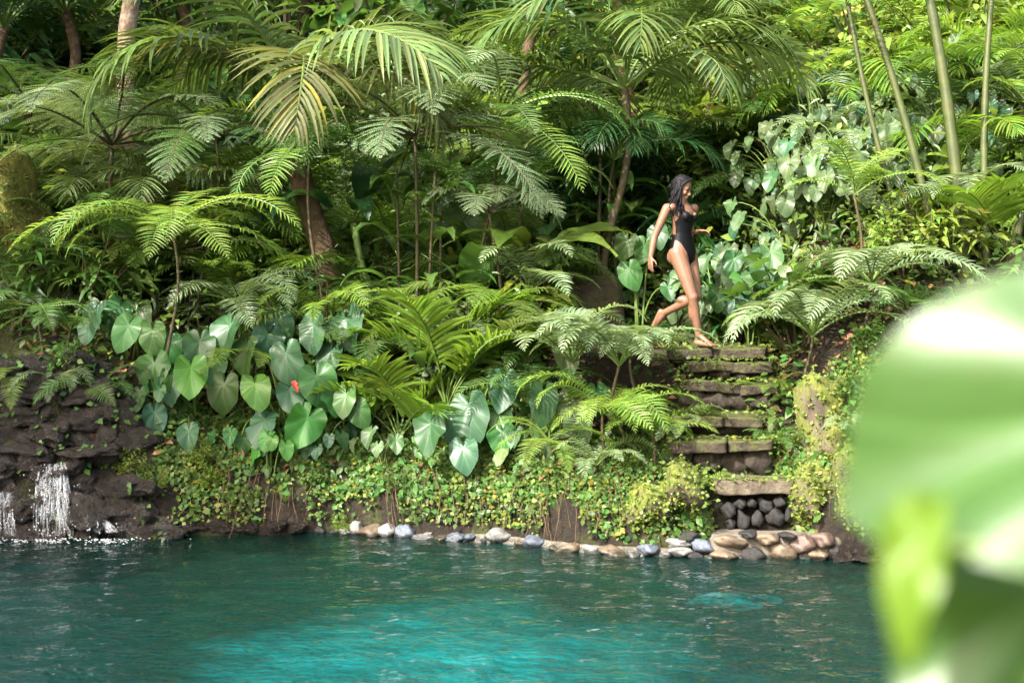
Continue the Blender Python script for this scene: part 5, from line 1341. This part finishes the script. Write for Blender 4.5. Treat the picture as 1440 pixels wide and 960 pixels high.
def capsule(mb, p0, r0, p1, r1, sides=14):
    p0, p1 = Vector(p0), Vector(p1); ax = (p1 - p0); L = ax.length; ax.normalize()
    pts = []; rad = []
    for k in range(4): a = math.pi / 2 * (1 - (k + .25) / 4.25); pts.append(p0 - ax * r0 * math.sin(a)); rad.append(r0 * math.cos(a))
    for k in range(7): u = k / 6; pts.append(p0.lerp(p1, u)); rad.append(r0 + (r1 - r0) * u)
    for k in range(4): a = math.pi / 2 * (k + 1 - .25) / 4.25; pts.append(p1 + ax * r1 * math.sin(a)); rad.append(r1 * math.cos(a))
    mb.tube(pts, rad, sides)

def ellipsoid(mb, c, ax, ay, az, frame=None, nu=16, nv=10):
    """frame: three unit axes"""
    f = frame or (Vector((1, 0, 0)), Vector((0, 1, 0)), Vector((0, 0, 1)))
    vs = []; fs = []
    for i in range(nv + 1):
        th = math.pi * (i + (0.06 if i == 0 else -.06 if i == nv else 0)) / nv
        for j in range(nu):
            ph = 2 * math.pi * j / nu
            vs.append(Vector(c) + f[0] * ax * math.sin(th) * math.cos(ph) + f[1] * ay * math.sin(th) * math.sin(ph) + f[2] * az * math.cos(th))
    for i in range(nv):
        for j in range(nu):
            j2 = (j + 1) % nu; fs.append((i * nu + j, (i + 1) * nu + j, (i + 1) * nu + j2, i * nu + j2))
    fs.append(tuple(range(nu))); fs.append(tuple(nv * nu + j for j in range(nu - 1, -1, -1)))
    mb.add(vs, fs)

def rings(mb, secs, nu=24):
    """loft of ellipses: (centre, half width along lft, half depth along fwd)"""
    vs = []; fs = []
    for (c, a, b) in secs:
        for j in range(nu):
            ph = 2 * math.pi * j / nu; vs.append(c + lft * a * math.cos(ph) + fwd * b * math.sin(ph))
    for i in range(len(secs) - 1):
        for j in range(nu):
            j2 = (j + 1) % nu; fs.append((i * nu + j, i * nu + j2, (i + 1) * nu + j2, (i + 1) * nu + j))
    fs.append(tuple(range(nu - 1, -1, -1))); fs.append(tuple((len(secs) - 1) * nu + j for j in range(nu)))
    mb.add(vs, fs)

def voxel_skin(mb, name, size, it=6, fac=.5):
    me = mb.mesh(name, []); o = bpy.data.objects.new(name, me); COL.objects.link(o)
    r = o.modifiers.new('r', 'REMESH'); r.mode = 'VOXEL'; r.voxel_size = size
    s = o.modifiers.new('s', 'SMOOTH'); s.factor = fac; s.iterations = it
    bpy.context.view_layer.update()
    ev = o.evaluated_get(bpy.context.evaluated_depsgraph_get())
    out = bpy.data.meshes.new_from_object(ev)
    bpy.data.objects.remove(o); out.name = name
    out.polygons.foreach_set('use_smooth', [True] * len(out.polygons))
    return out

B = MB()
hipC = pp(960, 356)
rings(B, [(pp(964, 371), .05, .05), (pp(963, 365), .125, .095), (pp(961, 357), .156, .108), (pp(960, 347), .150, .102), (pp(960, 338), .130, .092), (pp(960, 328), .118, .088), (pp(960.5, 318), .124, .094),
          (pp(960.5, 308), .138, .102), (pp(960, 299), .146, .100), (pp(958.5, 292), .146, .080), (pp(957.5, 287), .110, .060), (pp(957.5, 284), .062, .052)])
for s in (-1, 1):
    ellipsoid(B, pp(961, 305) + fwd * .078 + lft * s * .066, .046, .044, .048)                         # bust
    ellipsoid(B, pp(959, 361) - fwd * .030 + lft * s * .076, .080, .072, .088)                         # seat
    capsule(B, pp(958, 288) + lft * s * .05, .045, pp(957.5, 292.5) + lft * s * .150, .047)            # shoulders
capsule(B, pp(957.5, 290), .050, pp(959, 277) + fwd * .015, .044)                                      # neck
# legs: the planted right leg, the trailing left one
Rh, Rk, Ra = pp(960, 357) - lft * .088, pp(974, 418, -.17), pp(983, 474, -.13)
capsule(B, Rh, .090, Rh.lerp(Rk, .45), .076); capsule(B, Rh.lerp(Rk, .45), .076, Rk, .051)
capsule(B, Rk, .053, Rk.lerp(Ra, .12), .050); capsule(B, Rk.lerp(Ra, .12), .050, Ra, .034)
ellipsoid(B, Rk.lerp(Ra, .30) - fwd * .022, .045, .048, .12); ellipsoid(B, Rk + fwd * .012, .046, .046, .055)
def foot(ank, d, down, flat=True):
    d = Vector(d).normalized(); sd = d.cross(UPV).normalized()
    heel = ank + down * .055 - d * .03; ball = ank + down * .072 + d * .125
    capsule(B, ank, .034, heel, .030); capsule(B, heel, .028, ball, .030); capsule(B, ank + d * .02, .032, ball, .026)
    capsule(B, heel + sd * .012, .024, ball + sd * .022, .025); capsule(B, heel - sd * .012, .024, ball - sd * .022, .024)
    for k in range(5):
        q = ball + sd * (-.034 + .017 * k); L = [.06, .055, .05, .043, .034][k if True else 4 - k]
        capsule(B, q, .0125 if k else .015, q + d * L + down * .008, .010 if k else .013, 10)
foot(Ra, fwd * .95 + Vector((.15, 0, 0)), Vector((0, 0, -1)))
Lh, Lk, La = pp(961, 357) + lft * .088, pp(980, 417, -.02), pp(934, 440, .23)
capsule(B, Lh, .088, Lh.lerp(Lk, .45), .074); capsule(B, Lh.lerp(Lk, .45), .074, Lk, .050)
capsule(B, Lk, .052, Lk.lerp(La, .15), .049); capsule(B, Lk.lerp(La, .15), .049, La, .034)
calf = Lk.lerp(La, .32) + Vector((-.004, .01, .022)); ellipsoid(B, calf, .09, .046, .046)
shin = (La - Lk).normalized()
foot(La, Vector((-.25, .25, -.95)) if False else (-UPV * .85 - fwd * .35), (shin * .9 + UPV * .1).normalized())
# arms
Rs, Re, Rw = pp(958, 293) - lft * .158, pp(920.5, 333, -.10), pp(915, 361, -.13)
Rs = pp(938, 293, -.10)
capsule(B, Rs, .049, Rs.lerp(Re, .4), .043); capsule(B, Rs.lerp(Re, .4), .043, Re, .035)
capsule(B, Re, .035, Re.lerp(Rw, .3), .036); capsule(B, Re.lerp(Rw, .3), .036, Rw, .024)
Ls, Le, Lw = pp(976, 293, .10), pp(968, 328, .26), pp(980, 325.5, .0)
capsule(B, Ls, .047, Le, .035); capsule(B, Le, .036, Lw, .024)
def hand(w, d, palm_n, thumb, curl):
    d = Vector(d).normalized(); pn = Vector(palm_n); pn = (pn - d * pn.dot(d)).normalized(); sd = d.cross(pn)
    if sd.dot(Vector(thumb)) < 0: sd = -sd                    # sd points to the thumb's side
    c = w + d * .045
    for k in (-1, 0, 1): capsule(B, w + sd * .010 * k, .017, w + d * .082 + sd * .024 * k, .0135, 10)
    for k in range(4):
        q = w + d * .085 + sd * (.031 - .0205 * k); L = [.070, .078, .072, .056][k]; r = .0085
        a = q; dd = d
        for j in range(3):
            cj = curl * (.5 + .5 * j) + .06 * k
            dd = (dd * math.cos(cj * .6) + pn * math.sin(cj * .6)).normalized(); b2 = a + dd * L * (.42, .33, .25)[j]
            capsule(B, a, r * (1 - .1 * j), b2, r * (.92 - .1 * j), 8); a = b2
    q = w + d * .022 + sd * .020; t1 = q + (d * .6 + sd * .75 + pn * .25).normalized() * .048; t2 = t1 + (d * .9 + sd * .25 + pn * .3).normalized() * .034
    capsule(B, q, .0135, t1, .0105, 8); capsule(B, t1, .0105, t2, .0085, 8)
hand(Rw, (Rw - Re).normalized() * .9 + Vector((.15, 0, -.2)), lft * .9 + fwd * .2, fwd, .45)
hand(Lw, fwd * .8 + Vector((.45, 0, -.05)), Vector((-.2, -.35, -1)), -lft * .6 + fwd * .2, .75)
# head, looking down and ahead
hf = Vector((.76, -.54, -.46)).normalized(); hl = UPV.cross(hf).normalized(); hu = hf.cross(hl)
HC = pp(958.5, 263.5) + fwd * .012
fr = (hl, hf, hu)
ellipsoid(B, HC - hf * .012 + hu * .018, .074, .093, .092, fr)                                          # skull
ellipsoid(B, HC + hf * .028 - hu * .035, .060, .062, .085, fr)                                          # face
ellipsoid(B, HC + hf * .052 - hu * .094, .030, .030, .024, fr)                                          # chin
capsule(B, HC + hl * .045 - hu * .055 - hf * .005, .024, HC + hf * .045 - hu * .090 + hl * .014, .022); capsule(B, HC - hl * .045 - hu * .055 - hf * .005, .024, HC + hf * .045 - hu * .090 - hl * .014, .022)
capsule(B, HC + hf * .084 - hu * .004, .009, HC + hf * .108 - hu * .036, .0125, 10)                      # nose
for s in (-1, 1):
    ellipsoid(B, HC + hf * .098 - hu * .040 + hl * s * .011, .009, .009, .007, fr)
    ellipsoid(B, HC + hf * .068 - hu * .034 + hl * s * .034, .022, .018, .020, fr)                       # cheeks
    ellipsoid(B, HC + hf * .073 + hu * .012 + hl * s * .028, .024, .014, .008, fr)                       # brow ridge
    ellipsoid(B, HC - hf * .004 - hu * .018 + hl * s * .075, .010, .020, .030, fr)                       # ears
ellipsoid(B, HC + hf * .086 - hu * .060, .022, .012, .0075, fr); ellipsoid(B, HC + hf * .084 - hu * .071, .019, .012, .0075, fr)    # lips
body_me = voxel_skin(B, 'body', .0062, 7)

def skin_mat():
    m, nt, out = nodes('skin')
    b = N(nt, 'ShaderNodeBsdfPrincipled', Roughness=.52)
    nt.links.new(ramp(nt, noise(nt, 7, 4), [(.3, (.13, .064, .036)), (.7, (.19, .096, .055))]), b.inputs['Base Color'])
    b.inputs['Subsurface Weight'].default_value = .15; b.inputs['Subsurface Radius'].default_value = (.012, .005, .003); b.inputs['Subsurface Scale'].default_value = 1.0
    nt.links.new(b.outputs[0], out.inputs['Surface']); return m
def plain(name, col, rough, spec=.5):
    m, nt, out = nodes(name); b = N(nt, 'ShaderNodeBsdfPrincipled', Roughness=rough); b.inputs['Specular IOR Level'].default_value = spec
    nt.links.new(ramp(nt, noise(nt, 30, 3), [(.3, tuple(.8 * c for c in col)), (.7, tuple(min(1, 1.2 * c) for c in col))]), b.inputs['Base Color'])
    nt.links.new(b.outputs[0], out.inputs['Surface']); return m
body_me.materials.append(skin_mat())
woman = thing('person', 'barefoot person with long dark hair in a black swimsuit striding down the stair', 'person', (Ra.x, Ra.y, Ra.z - .08))
O0 = Vector(woman.location)
obj('body', body_me, woman, -O0)

# swimsuit: the body's own surface, lifted off the skin
nv = len(body_me.vertices); co = np.empty(nv * 3); body_me.vertices.foreach_get('co', co); co = co.reshape(-1, 3)
no = np.empty(nv * 3, np.float32); body_me.vertices.foreach_get('normal', no); no = no.reshape(-1, 3)
def yrow(z, Y): return HORIZON + (CAM_H - z) / Y * F_PX
axis = np.array(hipC); rel = co - axis
L_ = rel @ np.array(lft); F_ = rel @ np.array(fwd); Yr = HORIZON + (CAM_H - co[:, 2]) / PY * F_PX
aL = np.abs(L_)
front = F_ > 0
# lower edge: high-cut leg line rising from the crotch to the hip
leg = np.where(front, 373 - np.clip(aL - .022, 0, 1) / .125 * 40, 376 - np.clip(aL - .055, 0, 1) / .12 * 30)
low = Yr < leg
topf = np.where(front, np.where(aL < .05, 302.5, 302.5 - np.clip((aL - .05) / .035, 0, 1) * 8), 330)
side = np.clip((aL - .118) / .02, 0, 1) * (F_ < .075)
topl = topf * (1 - side) + np.maximum(topf, 322) * side
high = Yr > topl
strap = (np.abs(aL - .078 - .012 * np.clip((Yr - 290) / 20, -1, 1)) < .011) & (Yr > 283) & (Yr < 335)
torso = (aL < .185) & (np.abs(F_) < .21) & (Yr > 280) & (Yr < 376)
# leave the arms and thighs out
def seg_d(P, a, b):
    a, b = np.array(a), np.array(b); t = np.clip(((P - a) @ (b - a)) / ((b - a) @ (b - a)), 0, 1); return np.linalg.norm(P - a - t[:, None] * (b - a), axis=1)
arm = (seg_d(co, Rs, Re) < .056) | (seg_d(co, Re, Rw) < .056) | (seg_d(co, Ls, Le) < .053) | (seg_d(co, Le, Lw) < .053) | (seg_d(co, Lw, Lw + fwd * .25) < .075)
suit = torso & ((low & high) | strap) & ~arm
fi = [tuple(p.vertices) for p in body_me.polygons if all(suit[v] for v in p.vertices)]
used = sorted({v for f in fi for v in f}); mp = {v: i for i, v in enumerate(used)}
sm = bpy.data.meshes.new('swimsuit'); sm.from_pydata([tuple(co[v] + no[v] * .0045) for v in used], [], [tuple(mp[v] for v in f) for f in fi])
sm.polygons.foreach_set('use_smooth', [True] * len(sm.polygons)); sm.materials.append(plain('black_swimsuit', (.003, .0033, .004), .5, .14))
obj('swimsuit', sm, woman, -O0)

# hair: parted mass and long wavy locks
H = MB(); rh = random.Random(2)
ellipsoid(H, HC - hf * .026 + hu * .030, .084, .094, .090, fr)
for s in (-1, 1):
    capsule(H, HC - hf * .015 + hu * .03 + hl * s * .062, .030, HC - hf * .03 - hu * .09 + hl * s * .062, .034)
capsule(H, HC - hf * .07, .06, HC - hf * .075 - UPV * .16, .055)
hair_core = voxel_skin(H, 'hair', .008, 4)
LK = MB()
def lock(p0, p1, r, wav=.012, n=14):
    ph = rh.uniform(0, 6)
    d = (p1 - p0); pts = []
    for k in range(n):
        u = k / (n - 1); q = p0 + d * u + Vector((math.sin(u * 11 + ph), math.cos(u * 10 + ph), 0)) * wav * u
        pts.append(q)
    LK.tube(pts, [r * (1 - .6 * (k / (n - 1)) ** 2) for k in range(n)], 6)
for k in range(120):
    a = rh.uniform(0, 1); s = -1 if a < .75 else 1
    ang = rh.uniform(-.2, 2.6)
    st = HC + hl * s * .072 * math.sin(ang) - hf * (.085 * math.cos(ang) * .5 + .02) + hu * rh.uniform(-.02, .075)
    if s < 0:   # over the right shoulder, down the front and back
        en = pp(rh.uniform(941, 958), rh.uniform(283, 305), rh.uniform(-.17, -.09))
    else:
        en = HC - hf * rh.uniform(.05, .11) + hl * rh.uniform(-.02, .07) - UPV * rh.uniform(.2, .33)
    lock(st, en, rh.uniform(.005, .010))
for k in range(50):     # strands over the crown, parted
    s = rh.choice([-1, 1]); u = rh.uniform(-.08, .06)
    st = HC + hf * (u + .005) + hu * (.118 - abs(u) * .25) + hl * .012 * s; en = HC + hf * (u - .035) + hl * s * .088 - hu * rh.uniform(.0, .06)
    m_ = st.lerp(en, .5) + (hl * s * .03 + hu * .025)
    LK.tube([st * (1 - w) ** 2 + m_ * 2 * w * (1 - w) + en * w * w for w in np.linspace(0, 1, 8)], [.006] * 8, 5)
hm = plain('dark_hair', (.008, .007, .009), .55, .15); hair_core.materials.append(hm)
hair = obj('hair', hair_core, woman, -O0)
obj('locks', LK.mesh('locks', [hm], True), hair)
dark = plain('eye_dark', (.02, .014, .01), .2); lip = plain('lip', (.36, .12, .09), .35)
for s in (-1, 1):
    e = MB(); ellipsoid(e, HC + hf * .0835 - hu * .008 + hl * s * .030, .0135, .007, .0055, fr, 12, 8); obj('eye', e.mesh('eye', [dark], True), woman, -O0)
    e = MB(); e.tube([HC + hf * (.094 - .02 * (q / 5) ** 2) + hu * (.013 + .004 * math.sin(q / 5 * 3)) + hl * s * (.012 + .034 * q / 5) for q in range(6)], [.0022, .0035, .0038, .0035, .003, .0015], 6); obj('eyebrow', e.mesh('eyebrow', [hm], True), woman, -O0)
e = MB(); ellipsoid(e, HC + hf * .0895 - hu * .0605, .021, .011, .0055, fr, 12, 8); ellipsoid(e, HC + hf * .0875 - hu * .071, .018, .011, .0062, fr, 12, 8); obj('lips', e.mesh('lips', [lip], True), woman, -O0)
